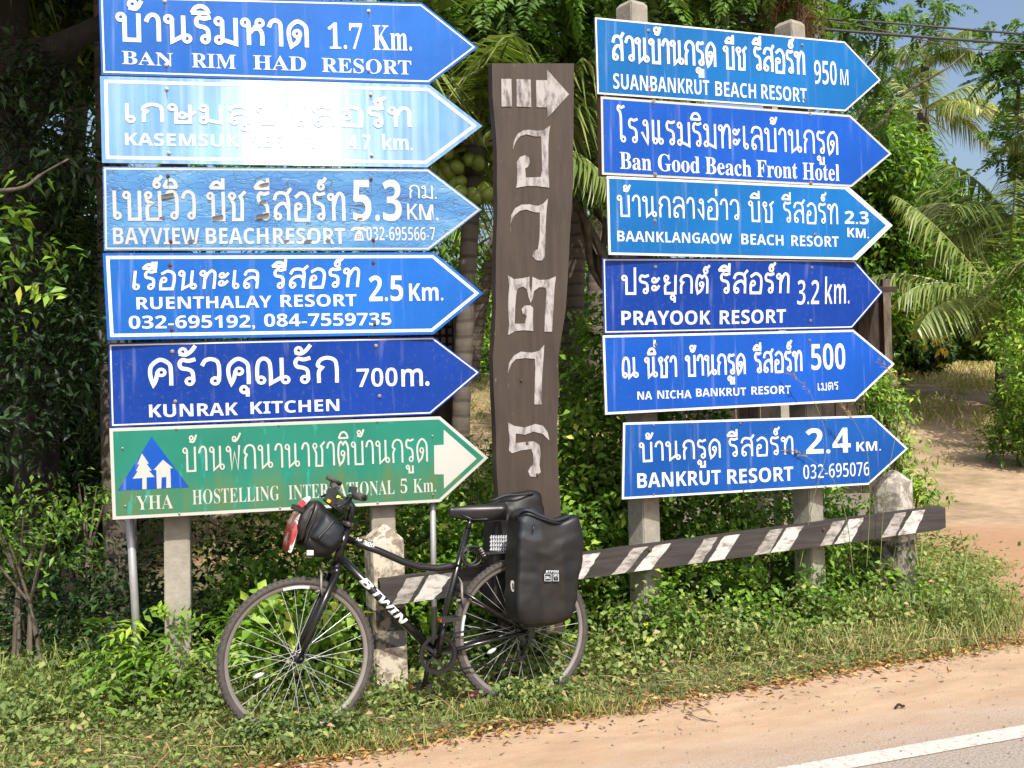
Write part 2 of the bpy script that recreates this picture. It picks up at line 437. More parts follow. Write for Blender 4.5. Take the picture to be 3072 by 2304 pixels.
UP = {  # marks, placed relative to the right edge of the letter they sit on; (strokes, rings)
 'ิ': ([c2((-.56, 1.16), (-.02, 1.16)), c2((-.56, 1.16), (-.44, 1.36), (-.26, 1.42), (-.10, 1.34), (-.02, 1.16))], []),
 'ี': ([c2((-.56, 1.16), (-.02, 1.16), 'c', (-.02, 1.5)), c2((-.56, 1.16), (-.40, 1.34), (-.22, 1.36), (-.04, 1.2))], []),
 'ื': ([c2((-.56, 1.16), (-.02, 1.16), 'c', (-.02, 1.5)), c2((-.17, 1.2), (-.17, 1.5)), c2((-.56, 1.16), (-.42, 1.34), (-.26, 1.36), (-.04, 1.2))], []),
 'ั': ([c2((-.42, 1.22), (-.26, 1.18), (-.10, 1.30), (.04, 1.52))], [(-.32, 1.30)]),
 '้': ([c2((-.30, 1.24), (-.08, 1.22), (.08, 1.5))], [(-.20, 1.38)]),
 '่': ([c2((-.04, 1.18), (-.04, 1.50))], []),
 '์': ([c2((-.24, 1.26), (-.16, 1.44), (-.02, 1.44), (.08, 1.56))], [(-.13, 1.24)]),
 'ุ': ([c2((-.06, -.22), (-.06, -.50))], [(-.17, -.24)]),
 'ู': ([c2((-.28, -.22), (-.28, -.46), 'c', (-.06, -.46), 'c', (-.06, -.16))], [(-.37, -.22)]),
}
def thai_layout(s):
    x = 0; items = []; prev_up = False
    for ch in s:
        if ch in TH:
            wd, st, rg = TH[ch]
            items.append((x, 0, st, rg, .10)); x += wd + .13; prev_up = False
        elif ch in UP:
            st, rg = UP[ch]; dy = .34 if prev_up and ch in '้่' else 0
            items.append((x - .17, dy, st, rg, .075)); prev_up = ch in 'ิีื'
        elif ch == '.':
            items.append((x, 0, [c2((.06, .0), (.06, .12))], [], .1)); x += .2
    return items, x - .13
def stroke_strip(V, Fc, pts, wd, zoff):
    pts = [p for i, p in enumerate(pts) if i == 0 or (p - pts[i - 1]).length > 1e-6]
    if len(pts) < 2: return
    b = len(V); n = len(pts)
    for i, p in enumerate(pts):
        a = (p - pts[i - 1]).normalized() if i else None
        c = (pts[i + 1] - p).normalized() if i < n - 1 else None
        t = (a + c) if a is not None and c is not None and (a + c).length > .2 else (a if a is not None else c)
        t = t.normalized(); nr = Vector((-t.y, t.x, 0))
        m = 1.0
        if a is not None and c is not None: m = 1 / max(.55, nr.dot(Vector((-a.y, a.x, 0))))
        q = p.copy()
        if i == 0: q = p - t * wd * .15
        if i == n - 1: q = p + t * wd * .15
        for s in (1, -1): V.append((q.x + nr.x * wd * .5 * m * s, q.y + nr.y * wd * .5 * m * s, zoff))
    for i in range(n - 1): Fc.append((b + 2 * i, b + 2 * i + 1, b + 2 * i + 3, b + 2 * i + 2))
def thai_mesh(s, width, h, wt):
    """letters `h` tall stretched to `width`; stroke thickness wt*h; returns V (x,y,z) and faces in metres"""
    items, tot = thai_layout(s); sx = width / tot; V, Fc = [], []; k = 0
    wd = wt * h * .82
    for x, dy, st, rg, rr in items:
        for pts in st:
            q = [Vector(((p[0] + x) * sx, (p[1] + dy) * h, 0)) for p in pts]
            k += 1; stroke_strip(V, Fc, catmull(q, 5), wd, (k % 7) * .00012)
        for cx, cy in rg:
            k += 1; rx = max(rr * sx * 1.05, wd * .80); ry = max(rr * h * 1.05, wd * .80)
            q = [Vector(((cx + x) * sx + rx * math.cos(a), (cy + dy) * h + ry * math.sin(a), 0)) for a in np.linspace(0, 2 * math.pi, 15)]
            b = len(V); zo = (k % 7) * .00012 + .0009
            for p in q[:-1]:
                c = Vector(((cx + x) * sx, (cy + dy) * h, 0)); d = (p - c)
                for f in (wd * .40, -wd * .40):
                    e = d * (1 + f / d.length); V.append((c.x + e.x, c.y + e.y, zo))
            for i in range(14):
                j = (i + 1) % 14; Fc.append((b + 2 * i, b + 2 * i + 1, b + 2 * j + 1, b + 2 * j))
    return np.array(V), Fc

# ------------------------------------------------------------------ signs
def run_mat():
    m, t, p = nodes('rust_run'); p.inputs['Base Color'].default_value = (.16, .085, .04, 1); p.inputs['Roughness'].default_value = .9
    tr = N(t, 'ShaderNodeBsdfTransparent'); ms = N(t, 'ShaderNodeMixShader'); ms.inputs[0].default_value = .38
    t.links.new(tr.outputs[0], ms.inputs[1]); t.links.new(p.outputs[0], ms.inputs[2]); t.links.new(ms.outputs[0], t.nodes['Material Output'].inputs[0]); return m
m_run = run_mat()
class Sign:
    def __init__(s, plane, corners, mat, name, label, off=0.0, thick=.012, bow=0.0, group=None, backc=None):
        A, B = plane; A = Vector((*A, 0)); B = Vector((*B, 0))
        s.U = (B - A).normalized(); s.Nn = Vector((s.U.y, -s.U.x, 0)); s.O = A + s.Nn * off
        s.ang = math.atan2(s.U.y, s.U.x); s.bow = bow
        w3 = [s.world(*c) for c in corners]
        s.org = w3[-1].copy()
        s.e = empty(name, s.org, s.ang, label, 'road sign', group)
        s.poly = [s.loc(*c) for c in corners]           # TL, TS, tip, BS, BL in local x,z
        s.x0 = min(p[0] for p in s.poly); s.x1 = max(p[0] for p in s.poly)
        s.z0 = min(p[1] for p in s.poly); s.z1 = max(p[1] for p in s.poly)
        s.thick = thick
        V = [(x, 0, z) for x, z in s.poly]; n = len(V)
        V2 = [(x, thick, z) for x, y, z in V]
        bm = bmesh.new(); a = [bm.verts.new(v) for v in V]; b = [bm.verts.new(v) for v in V2]
        bm.faces.new(a[::-1]); bm.faces.new(b)
        for i in range(n): bm.faces.new((a[i], a[(i + 1) % n], b[(i + 1) % n], b[i]))
        if bow:
            for k in range(1, 14):
                bmesh.ops.bisect_plane(bm, geom=bm.verts[:] + bm.edges[:] + bm.faces[:], plane_co=(s.x0 + (s.x1 - s.x0) * k / 14, 0, 0), plane_no=(1, 0, 0))
            for k in range(1, 5):
                bmesh.ops.bisect_plane(bm, geom=bm.verts[:] + bm.edges[:] + bm.faces[:], plane_co=(0, 0, s.z0 + (s.z1 - s.z0) * k / 5), plane_no=(0, 0, 1))
            for v in bm.verts: v.co.y += s.dy(v.co.x, v.co.z)
        bmesh.ops.recalc_face_normals(bm, faces=bm.faces[:])
        s.panel = bm_obj('panel', bm, mat, s.e)
        if backc:
            s.panel.data.materials.append(backc)
            for p in s.panel.data.polygons:
                if p.normal.y > -.5: p.material_index = 1
    def dy(s, x, z):
        if not s.bow: return 0.0
        u = (x - s.x0) / (s.x1 - s.x0) if hasattr(s, 'x1') else 0
        tz = (z - s.z0) / (s.z1 - s.z0)
        return -s.bow * max(0, 1 - (2 * u - .95) ** 2) * max(0, tz) ** 1.3
    def world(s, px, py):
        r = ray(px, py); return CAM + r * ((s.O - CAM).dot(s.Nn) / r.dot(s.Nn))
    def loc(s, px, py):
        d = s.world(px, py) - s.org; return (d.dot(s.U), d.z)
    def inset(s, d, poly=None):
        poly = poly or s.poly; n = len(poly); out = []
        dd = d if hasattr(d, '__len__') else [d] * n
        cx = sum(p[0] for p in poly) / n; cz = sum(p[1] for p in poly) / n
        L = []
        for i in range(n):
            a, b = poly[i], poly[(i + 1) % n]; ex, ez = b[0] - a[0], b[1] - a[1]; l = math.hypot(ex, ez)
            nx, nz = -ez / l, ex / l
            if (cx - a[0]) * nx + (cz - a[1]) * nz < 0: nx, nz = -nx, -nz
            L.append((nx, nz, nx * a[0] + nz * a[1] + dd[i]))
        for i in range(n):
            a, b = L[i - 1], L[i]; det = a[0] * b[1] - a[1] * b[0]
            out.append(((a[2] * b[1] - a[1] * b[2]) / det, (a[0] * b[2] - a[2] * b[0]) / det))
        return out
    def sheet(s, name, V2, Fc, mat, h, sub=0):
        """flat film at height h (metres) in front of the panel, following its bow"""
        bm = bmesh.new(); vs = [bm.verts.new((x, 0, z)) for x, z in V2]
        for f in Fc:
            try: bm.faces.new([vs[i] for i in f])
            except ValueError: pass
        if s.bow:
            xs = [v.co.x for v in bm.verts]; a, b = min(xs), max(xs)
            n = max(1, int((b - a) / .12))
            for k in range(1, n):
                bmesh.ops.bisect_plane(bm, geom=bm.verts[:] + bm.edges[:] + bm.faces[:], plane_co=(a + (b - a) * k / n, 0, 0), plane_no=(1, 0, 0))
        for v in bm.verts: v.co.y = s.dy(v.co.x, v.co.z) - h
        bmesh.ops.recalc_face_normals(bm, faces=bm.faces[:])
        return bm_obj(name, bm, mat, s.e)
    def ring(s, d0, d1, mat, h=.0010, name='border'):
        a, b = s.inset(d0), s.inset(d1); n = len(a)
        return s.sheet(name, a + b, [(i, (i + 1) % n, n + (i + 1) % n, n + i) for i in range(n)], mat, h)
    def fill(s, d, mat, h=.0006, name='face'):
        a = s.inset(d); return s.sheet(name, a, [tuple(range(len(a)))], mat, h)
    def poly_px(s, name, pts, mat, h=.0016):
        a = [s.loc(*p) for p in pts]; return s.sheet(name, a, [tuple(range(len(a)))], mat, h)
    def text(s, txt, p0, p1, hpx, sty='sans', mat=None, off=0.0, h=.0020, wt=.15, name='lettering', slant=0.0):
        a = s.loc(*p0); b = s.loc(*p1); wd = math.hypot(b[0] - a[0], b[1] - a[1])
        up = s.loc(p0[0], p0[1] - hpx); hh = up[1] - a[1]
        sl = (b[1] - a[1]) / (b[0] - a[0])
        if sty == 'thai':
            V, Fc = thai_mesh(txt, wd, hh, wt)
        else:
            V, Fc = text_mesh(txt, sty, off)
            V[:, 0] = (V[:, 0] - V[:, 0].min()) / (V[:, 0].max() - V[:, 0].min()) * wd
            V[:, 1] = V[:, 1] / caph(sty) * hh; V[:, 2] = 0
        W = [(a[0] + x + y * slant, -(h + z), a[1] + y + x * sl) for x, y, z in V]
        W = [(x, y + s.dy(x, z), z) for x, y, z in W]
        o = mesh(name, W, Fc, mat or m_white, s.e)
        bm = bmesh.new(); bm.from_mesh(o.data)
        for f in bm.faces:
            f.normal_update()
            if f.normal.y > 0: f.normal_flip()
        bm.to_mesh(o.data); bm.free()
        return o
    def bolt(s, px, py, mat=None, r=.007):
        x, z = s.loc(px, py); y = s.dy(x, z)
        b = MB(); b.tube([(0, -.0012, 0), (0, -.004, 0), (0, -.0045, 0)], [r * 1.35, r * 1.35, r], 12)
        b.tube([(0, -.0045, 0), (0, -.009, 0)], [r * .8, r * .65], 6)
        o = b.build('bolt', mat or m_bolt, s.e); o.location = (x, y, z)
        if mat is m_rust or RG.random() < .45:
            ln, wd = RG.uniform(.02, .07), r * RG.uniform(.35, .8)
            V = [(x - wd, y - .0026, z - r), (x + wd, y - .0026, z - r), (x + wd * .7, y - .0026, z - r - ln * .6), (x + wd * .1, y - .0026, z - r - ln), (x - wd * .6, y - .0026, z - r - ln * .7)]
            mesh('rust_run', [(a, s.dy(a, c) - .0026, c) for a, b_, c in V], [(0, 4, 3, 2, 1)], m_run, s.e)
        return o

LP = ((-1.987, 4.88), (-.417, 5.28))
RP = ((.493, 5.38), (2.064, 6.01))
GL = 'direction signs stacked on the left posts'; GR = 'direction signs stacked on the right posts'
blueA = sign_mat('sign_blue_bright', (.002, .095, .40), .42, .2, spec=.25)
blueB = sign_mat('sign_blue_deep', (.001, .064, .36), .42, .2, spec=.25)
blueC = sign_mat('sign_blue_navy', (.001, .034, .245), .42, .15, spec=.22)
blueD = sign_mat('sign_blue_azure', (.0005, .105, .33), .42, .2, spec=.25)
blueE = sign_mat('sign_blue_medium', (.002, .062, .28), .45, .22, spec=.22)
m_alu = simple('sheet_edge', (.45, .45, .44), .5, .6, .1, 20)
m_woodback = simple('board_wood', (.11, .065, .04), .8, 0, .3, 30, .3)

def glare_mat():
    m, t, p = nodes('faded_reflective_sheet')
    v = coords(t); vs = coords(t, (14, 14, .45)); vs2 = coords(t, (50, 50, .7))
    n = noise(t, vs, 1.4, 4); n2 = noise(t, v, 3, 3); n3 = noise(t, vs2, 1.2, 3)
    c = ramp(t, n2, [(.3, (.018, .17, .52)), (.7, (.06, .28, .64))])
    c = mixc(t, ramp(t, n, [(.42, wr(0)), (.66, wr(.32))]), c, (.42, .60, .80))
    t.links.new(c, p.inputs['Base Color']); p.inputs['Roughness'].default_value = .6
    g = N(t, 'ShaderNodeBsdfAnisotropic', distribution='GGX')
    tg = N(t, 'ShaderNodeTangent', direction_type='RADIAL', axis='Z')
    g.inputs['Color'].default_value = (.95, .97, 1, 1)
    t.links.new(ramp(t, n3, [(.3, wr(.42)), (.7, wr(.58))]), g.inputs['Roughness'])
    g.inputs['Anisotropy'].default_value = GL_ANI
    tv = N(t, 'ShaderNodeCombineXYZ'); tv.inputs[2].default_value = 1
    t.links.new(tg.outputs[0], g.inputs['Tangent'])
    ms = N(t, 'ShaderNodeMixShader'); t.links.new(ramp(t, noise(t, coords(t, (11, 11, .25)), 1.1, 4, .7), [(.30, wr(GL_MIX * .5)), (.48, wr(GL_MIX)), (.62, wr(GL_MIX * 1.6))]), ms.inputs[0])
    t.links.new(p.outputs[0], ms.inputs[1]); t.links.new(g.outputs[0], ms.inputs[2])
    t.links.new(ms.outputs[0], t.nodes['Material Output'].inputs[0])
    return m
GL_ANI, GL_MIX = .83, .12

# 1 Ban Rim Had
s = Sign(LP, [(296, -16), (1265, 8), (1434, 142), (1288, 252), (304, 224)], blueA, 'direction_sign',
         'bright blue arrow sign reading BAN RIM HAD RESORT, topmost of the left stack', .004, group=GL, backc=m_alu)
s.ring(.010, .018, m_white)
s.text('บ้านริมหาด', (352, 118), (926, 141), 78, 'thai', wt=.20)
s.text('1.7', (985, 146), (1088, 148), 74, 'serif'); s.text('Km.', (1120, 150), (1236, 152), 74, 'serif')
s.text('BAN', (366, 192), (520, 199), 39, 'serif'); s.text('RIM', (576, 202), (708, 207), 42, 'serif')
s.text('HAD', (760, 208), (918, 213), 42, 'serif'); s.text('RESORT', (966, 216), (1234, 224), 42, 'serif')
for b in ((494, 4), (1106, 34), (498, 196), (1107, 212)): s.bolt(*b)
# 2 Kasemsuk, sun glare on faded sheeting
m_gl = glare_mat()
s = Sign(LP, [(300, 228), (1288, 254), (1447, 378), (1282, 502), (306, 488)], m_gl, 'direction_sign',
         'faded pale blue arrow sign reading KASEMSUK RESORT, washed out by sun glare', .006, group=GL, backc=m_alu)
s.ring(.018, .034, m_white)
s.text('เกษมสุข', (372, 364), (830, 372), 52, 'thai', wt=.24); s.text('รีสอร์ท', (868, 374), (1234, 380), 56, 'thai', wt=.24)
s.text('KASEMSUK', (376, 436), (718, 441), 37, 'sans'); s.text('RESORT', (748, 441), (980, 446), 37, 'sans')
s.text('4.7', (1046, 448), (1112, 449), 44, 'sans'); s.text('km.', (1148, 449), (1238, 451), 44, 'sans')
for b in ((500, 268), (1112, 284), (506, 460), (1115, 467)): s.bolt(*b)
# 3 Bayview, cracked and peeling
def crack_mat():
    m, t, p = nodes('cracked_blue_film')
    v = coords(t, (.55, 1, 1.6)); n = noise(t, v, 3.2, 5, .6)
    c = ramp(t, n, [(.3, (.018, .10, .32)), (.5, (.045, .19, .42)), (.72, (.17, .34, .52))])
    nd = noise(t, v, 9, 3); mx = N(t, 'ShaderNodeVectorMath', operation='MULTIPLY_ADD')
    cb = N(t, 'ShaderNodeCombineXYZ'); t.links.new(nd, cb.inputs[0]); t.links.new(noise(t, v, 13, 3), cb.inputs[2])
    t.links.new(cb.outputs[0], mx.inputs[0]); mx.inputs[1].default_value = (.16, .0, .16); t.links.new(v, mx.inputs[2])
    vo = N(t, 'ShaderNodeTexVoronoi', feature='DISTANCE_TO_EDGE'); vo.inputs['Scale'].default_value = 21; vo.inputs['Randomness'].default_value = 1
    t.links.new(mx.outputs[0], vo.inputs['Vector'])
    cr = ramp(t, vo.outputs['Distance'], [(.008, wr(1)), (.022, wr(0))])
    gate = ramp(t, noise(t, v, 7, 3), [(.45, wr(0)), (.56, wr(.8))])
    cr = mixc(t, 1.0, cr, gate, 'MULTIPLY')
    c = mixc(t, cr, c, (.03, .035, .04))
    t.links.new(c, p.inputs['Base Color']); p.inputs['Roughness'].default_value = .5
    bump(t, p, ramp(t, vo.outputs['Distance'], [(0, wr(0)), (.06, wr(1))]), .5, .004)
    return m
m_peel = sign_mat('chalky_white_film', (.42, .43, .43), .6, .2, .0, dirt=(.22, .19, .15), dirt_amt=.5)
s = Sign(LP, [(308, 500), (1285, 506), (1446, 629), (1286, 752), (312, 752)], crack_mat(), 'direction_sign',
         'weathered blue arrow sign with cracked peeling film reading BAYVIEW BEACH RESORT 5.3 KM', .003, group=GL, backc=m_alu)
s.ring(.006, .015, m_peel)
th = dict(sty='thai', mat=m_peel, wt=.15)
s.text('เบย์วิว', (338, 658), (588, 658), 84, **th); s.text('บีช', (624, 659), (736, 659), 82, **th)
s.text('รีสอร์ท', (772, 660), (1036, 661), 82, **th)
s.text('5.3', (1060, 662), (1206, 662), 122, 'sans', m_peel); s.text('กม.', (1226, 594), (1308, 596), 38, **th)
s.text('KM.', (1222, 658), (1316, 661), 46, 'thin', m_peel, .012)
s.text('BAYVIEW', (340, 733), (600, 733), 50, 'sans', m_peel); s.text('BEACH', (618, 732), (806, 732), 48, 'sans', m_peel)
s.text('RESORT', (820, 732), (1036, 732), 48, 'sans', m_peel); s.text('032-695566-7', (1100, 722), (1306, 722), 42, 'sans', m_peel, -.012)
# telephone symbol
s.poly_px('telephone_symbol', [(1062, 722), (1066, 702), (1072, 694), (1076, 690), (1080, 690), (1084, 694), (1088, 702), (1092, 722)], m_peel)
s.poly_px('telephone_symbol', [(1052, 694), (1052, 688), (1060, 682), (1077, 680), (1092, 682), (1100, 688), (1100, 694), (1092, 694), (1088, 689), (1066, 689), (1061, 694)], m_peel, .0022)
for i in range(3):
    for j in range(3):
        s.poly_px('telephone_key', [(1070 + 6 * i, 703 + 5 * j), (1073 + 6 * i, 703 + 5 * j), (1073 + 6 * i, 706 + 5 * j), (1070 + 6 * i, 706 + 5 * j)], blueE, .0026)
for k, (cx, cy, sz) in enumerate([(505, 585, 22), (655, 650, 20), (790, 645, 24), (960, 590, 10), (575, 722, 12), (860, 722, 10), (925, 722, 14), (985, 720, 10), (488, 652, 10), (795, 552, 16), (1080, 655, 10), (790, 605, 14)]):
    x, z = s.loc(cx, cy); q = sz / 600; b = MB(); rows = 4
    for i in range(rows + 1):      # a chip of film curling out of the board
        a = i / rows * 1.7
        yy = -.003 - q * .5 * (1 - math.cos(a)); zz = z + q * .5 * math.sin(a) - q * .4
        ww = q * (1 - .2 * i / rows)
        b.V += [Vector((x - ww, yy, zz - .2 * q)), Vector((x + ww * .8, yy, zz + .1 * q))]
        if i: n_ = len(b.V); b.F.append((n_ - 4, n_ - 3, n_ - 1, n_ - 2))
    b.build('peeling_chip', m_peel if k % 2 else m_alu, s.e)
for b in ((504, 528), (1113, 538), (512, 724), (1120, 720)): s.bolt(*b, mat=m_rust)
# 4 Ruenthalay
s = Sign(LP, [(308, 759), (1302, 757), (1450, 880), (1300, 1003), (322, 1020)], blueA, 'direction_sign',
         'blue arrow sign reading RUENTHALAY RESORT 2.5 Km with two phone numbers', .050, .014, group=GL, backc=m_alu)
s.ring(.014, .030, m_white)
th = dict(sty='thai', wt=.19, slant=.12)
s.text('เรือนทะเล', (394, 868), (774, 864), 54, **th); s.text('รีสอร์ท', (816, 864), (1076, 860), 56, **th)
s.text('2.5', (1108, 904), (1210, 902), 76, 'sans'); s.text('Km.', (1228, 903), (1330, 901), 52, 'sans')
s.text('RUENTHALAY', (410, 928), (815, 922), 36, 'sans'); s.text('RESORT', (842, 921), (1070, 918), 36, 'sans')
s.text('032-695192,', (387, 986), (765, 982), 38, 'sans'); s.text('084-7559735', (793, 980), (1174, 975), 38, 'sans')
for b in ((510, 795), (515, 988)): s.bolt(*b, mat=m_rust)
for b in ((1120, 788), (1124, 972)): s.bolt(*b, mat=m_rust)
# 5 Kunrak
s = Sign(LP, [(325, 1030), (1298, 1010), (1442, 1117), (1292, 1244), (332, 1282)], blueC, 'direction_sign',
         'dark blue arrow sign reading KUNRAK KITCHEN 700m.', .004, .004, bow=.036, group=GL, backc=m_alu)
s.ring(.007, .014, m_white)
s.text('ครัวคุณรัก', (444, 1156), (1016, 1146), 76, 'thai', wt=.19)
s.text('700', (1070, 1162), (1192, 1158), 56, 'sans', off=-.01); s.text('m.', (1204, 1158), (1288, 1155), 64, 'thin', off=.02)
s.text('KUNRAK', (448, 1252), (714, 1245), 38, 'sans'); s.text('KITCHEN', (752, 1242), (1018, 1232), 36, 'sans')
for b in ((518, 1055), (1126, 1038), (526, 1204), (1138, 1188)): s.bolt(*b)
# 6 hostel, green
def green_mat():
    m, t, p = nodes('green_stained_sheet')
    v = coords(t); vs = coords(t, (7, 7, .8)); n = noise(t, vs, 2.4, 5, .6); n2 = noise(t, v, 2.2, 3)
    sx = N(t, 'ShaderNodeSeparateXYZ'); t.links.new(coords(t), sx.inputs[0])
    c = ramp(t, n2, [(.3, (.002, .135, .088)), (.7, (.005, .185, .13))])
    mr = N(t, 'ShaderNodeMapRange'); mr.inputs[1].default_value = .1; mr.inputs[2].default_value = 1.5; t.links.new(sx.outputs[0], mr.inputs[0])
    ad = N(t, 'ShaderNodeMath', operation='MULTIPLY'); t.links.new(n, ad.inputs[0]); t.links.new(mr.outputs[0], ad.inputs[1])
    mz = N(t, 'ShaderNodeMapRange'); mz.inputs[1].default_value = .42; mz.inputs[2].default_value = .12; t.links.new(sx.outputs[2], mz.inputs[0])
    a2 = N(t, 'ShaderNodeMath', operation='MULTIPLY'); t.links.new(n, a2.inputs[0]); t.links.new(mz.outputs[0], a2.inputs[1])
    f = ramp(t, a2.outputs[0], [(.30, wr(0)), (.60, wr(.55))])
    c = mixc(t, f, c, (.11, .135, .014))
    f2 = ramp(t, noise(t, coords(t, (6, 6, 1.6)), 3.3, 4), [(.60, wr(0)), (.68, wr(.8))])
    c = mixc(t, f2, c, (.02, .26, .22))
    t.links.new(c, p.inputs['Base Color']); p.inputs['Roughness'].default_value = .4
    return m
s = Sign(LP, [(328, 1285), (1320, 1249), (1465, 1373), (1320, 1506), (338, 1559)], m_offwhite, 'direction_sign',
         'green arrow sign with blue triangle emblem reading YHA HOSTELLING INTERNATIONAL 5 Km', .030, .012, group=GL, backc=blueB)
s.fill(.016, green_mat())
s.poly_px('triangle_emblem', [(455, 1310), (568, 1462), (353, 1472)], blueB)
s.poly_px('tree_emblem', [(426, 1360), (447, 1391), (440, 1391), (455, 1412), (447, 1412), (464, 1431), (440, 1432), (440, 1467), (427, 1468), (427, 1434), (398, 1436), (414, 1413), (408, 1413), (418, 1393), (412, 1393)], m_offwhite, .0022)
s.poly_px('house_emblem', [(489, 1379), (519, 1404), (511, 1405), (513, 1463), (499, 1464), (499, 1431), (485, 1432), (484, 1465), (471, 1466), (469, 1409), (461, 1410)], m_offwhite, .0024)
s.poly_px('arrow_emblem', [(1331, 1289), (1430, 1376), (1332, 1466), (1331, 1423), (1303, 1423), (1302, 1336), (1331, 1334)], m_offwhite)
s.text('บ้านพักนานาชาติบ้านกรูด', (550, 1414), (1284, 1384), 72, 'thai', m_offwhite, wt=.10)
s.text('YHA', (410, 1530), (520, 1525), 42, 'serif', m_offwhite, -.007)
s.text('HOSTELLING', (578, 1514), (838, 1500), 44, 'serif', m_offwhite, -.008)
s.text('INTERNATIONAL', (866, 1499), (1184, 1482), 43, 'serif', m_offwhite, -.008)
s.text('5', (1202, 1480), (1222, 1479), 42, 'serif', m_offwhite, -.008); s.text('Km.', (1240, 1479), (1308, 1475), 42, 'serif', m_offwhite, -.008)
for b in ((529, 1287), (836, 1276), (1132, 1265), (538, 1541), (840, 1524), (1133, 1508), (368, 1345), (376, 1518), (1297, 1308), (1298, 1484)): s.bolt(*b, r=.004)

# right stack
s = Sign(RP, [(1785, 52), (2534, 125), (2642, 240), (2536, 334), (1792, 282)], blueD, 'direction_sign',
         'azure blue arrow sign reading SUANBANKRUT BEACH RESORT 950 M', .020, .012, group=GR, backc=m_alu)
s.ring(.0, .009, m_white)
s.text('สวนบ้านกรูด', (1836, 180), (2147, 200), 72, 'thai', wt=.16); s.text('บีช', (2172, 204), (2238, 209), 66, 'thai', wt=.16)
s.text('รีสอร์ท', (2262, 210), (2414, 224), 68, 'thai', wt=.16)
s.text('950', (2443, 252), (2510, 256), 72, 'sans', off=-.012); s.text('M', (2521, 256), (2545, 258), 50, 'sans', off=-.02)
s.text('SUANBANKRUT', (1840, 266), (2128, 286), 46, 'sans', off=-.005); s.text('BEACH', (2146, 288), (2268, 296), 44, 'sans', off=-.005)
s.text('RESORT', (2284, 296), (2420, 308), 43, 'sans', off=-.005)
for b in ((1945, 92), (2406, 135), (1949, 263), (2412, 298)): s.bolt(*b)
s = Sign(RP, [(1802, 289), (2550, 345), (2675, 461), (2555, 561), (1806, 524)], m_offwhite, 'direction_sign',
         'blue arrow sign with serif letters reading Ban Good Beach Front Hotel', .030, .045, group=GR, backc=m_woodback)
s.fill(.013, blueB)
s.text('โรงแรมริมทะเลบ้านกรูด', (1856, 426), (2514, 464), 72, 'thai', wt=.13)
for tx, a, b in (('Ban', (1860, 506), (1954, 512)), ('Good', (1974, 512), (2099, 520)), ('Beach', (2116, 521), (2254, 530)), ('Front', (2270, 530), (2392, 536)), ('Hotel', (2408, 538), (2518, 543))):
    s.text(tx, a, b, 50, 'serif')
for b in ((1960, 306), (2429, 344), (1965, 523), (2432, 549)): s.bolt(*b, r=.009)
s = Sign(RP, [(1820, 528), (2548, 562), (2678, 676), (2570, 780), (1826, 764)], m_white, 'direction_sign',
         'azure arrow sign with broad white border reading BAANKLANGAOW BEACH RESORT 2.3 KM', .060, .012, group=GR, backc=m_alu)
s.fill([.013, .030, .030, .013, .013], blueD)
s.text('บ้านกลางอ่าว', (1852, 647), (2218, 660), 62, 'thai', wt=.13); s.text('บีช', (2246, 662), (2320, 666), 60, 'thai', wt=.13)
s.text('รีสอร์ท', (2350, 667), (2514, 672), 60, 'thai', wt=.13)
s.text('2.3', (2534, 671), (2606, 673), 38, 'sans'); s.text('KM.', (2542, 711), (2606, 715), 28, 'sans')
s.text('BAANKLANGAOW', (1852, 724), (2196, 732), 32, 'sans', off=-.005); s.text('BEACH', (2224, 733), (2350, 737), 32, 'sans', off=-.005)
s.text('RESORT', (2374, 738), (2516, 741), 32, 'sans', off=-.005)
for b in ((1964, 662), (2444, 703)): s.bolt(*b)
s = Sign(RP, [(1806, 774), (2560, 780), (2650, 876), (2556, 986), (1812, 1002)], blueC, 'direction_sign',
         'navy blue arrow sign reading PRAYOOK RESORT 3.2 km.', .010, .004, bow=.036, group=GR, backc=m_alu)
s.ring(.007, .014, m_white)
s.text('ประยุกต์', (1864, 881), (2120, 880), 54, 'thai', wt=.18); s.text('รีสอร์ท', (2154, 880), (2362, 879), 58, 'thai', wt=.18)
s.text('3.2', (2388, 915), (2454, 914), 74, 'sans', off=-.015); s.text('km.', (2472, 914), (2546, 912), 80, 'sans', off=-.015)
s.text('PRAYOOK', (1864, 975), (2130, 973), 42, 'sans'); s.text('RESORT', (2158, 973), (2356, 968), 41, 'sans')
for b in ((1961, 802), (2427, 804), (2430, 962)): s.bolt(*b)
s = Sign(RP, [(1808, 1006), (2560, 989), (2684, 1092), (2566, 1204), (1816, 1244)], m_white, 'direction_sign',
         'blue arrow sign with white border reading NA NICHA BANKRUT RESORT 500', .018, .012, group=GR, backc=m_alu)
s.fill(.013, blueB)
for tx, a, b in (('ณ', (1866, 1134), (1912, 1132)), ('นิ่ชา', (1936, 1132), (2030, 1129)), ('บ้านกรูด', (2058, 1127), (2236, 1121)), ('รีสอร์ท', (2264, 1119), (2406, 1112))):
    s.text(tx, a, b, 60, 'thai', wt=.16)
s.text('500', (2434, 1110), (2536, 1107), 78, 'sans', off=-.005); s.text('เมตร', (2452, 1172), (2514, 1168), 22, 'thai', wt=.18)
for tx, a, b in (('NA', (1912, 1199), (1956, 1198)), ('NICHA', (1972, 1196), (2074, 1194)), ('BANKRUT', (2088, 1190), (2238, 1186)), ('RESORT', (2254, 1184), (2372, 1180))):
    s.text(tx, a, b, 24, 'sans')
for b in ((1966, 1034), (2428, 1021)): s.bolt(*b)
s = Sign(RP, [(1870, 1268), (2616, 1246), (2724, 1346), (2606, 1454), (1866, 1498)], m_white, 'direction_sign',
         'blue arrow sign reading BANKRUT RESORT 2.4 KM, lowest of the right stack', .022, .012, group=GR, backc=m_alu)
s.fill(.012, blueE)
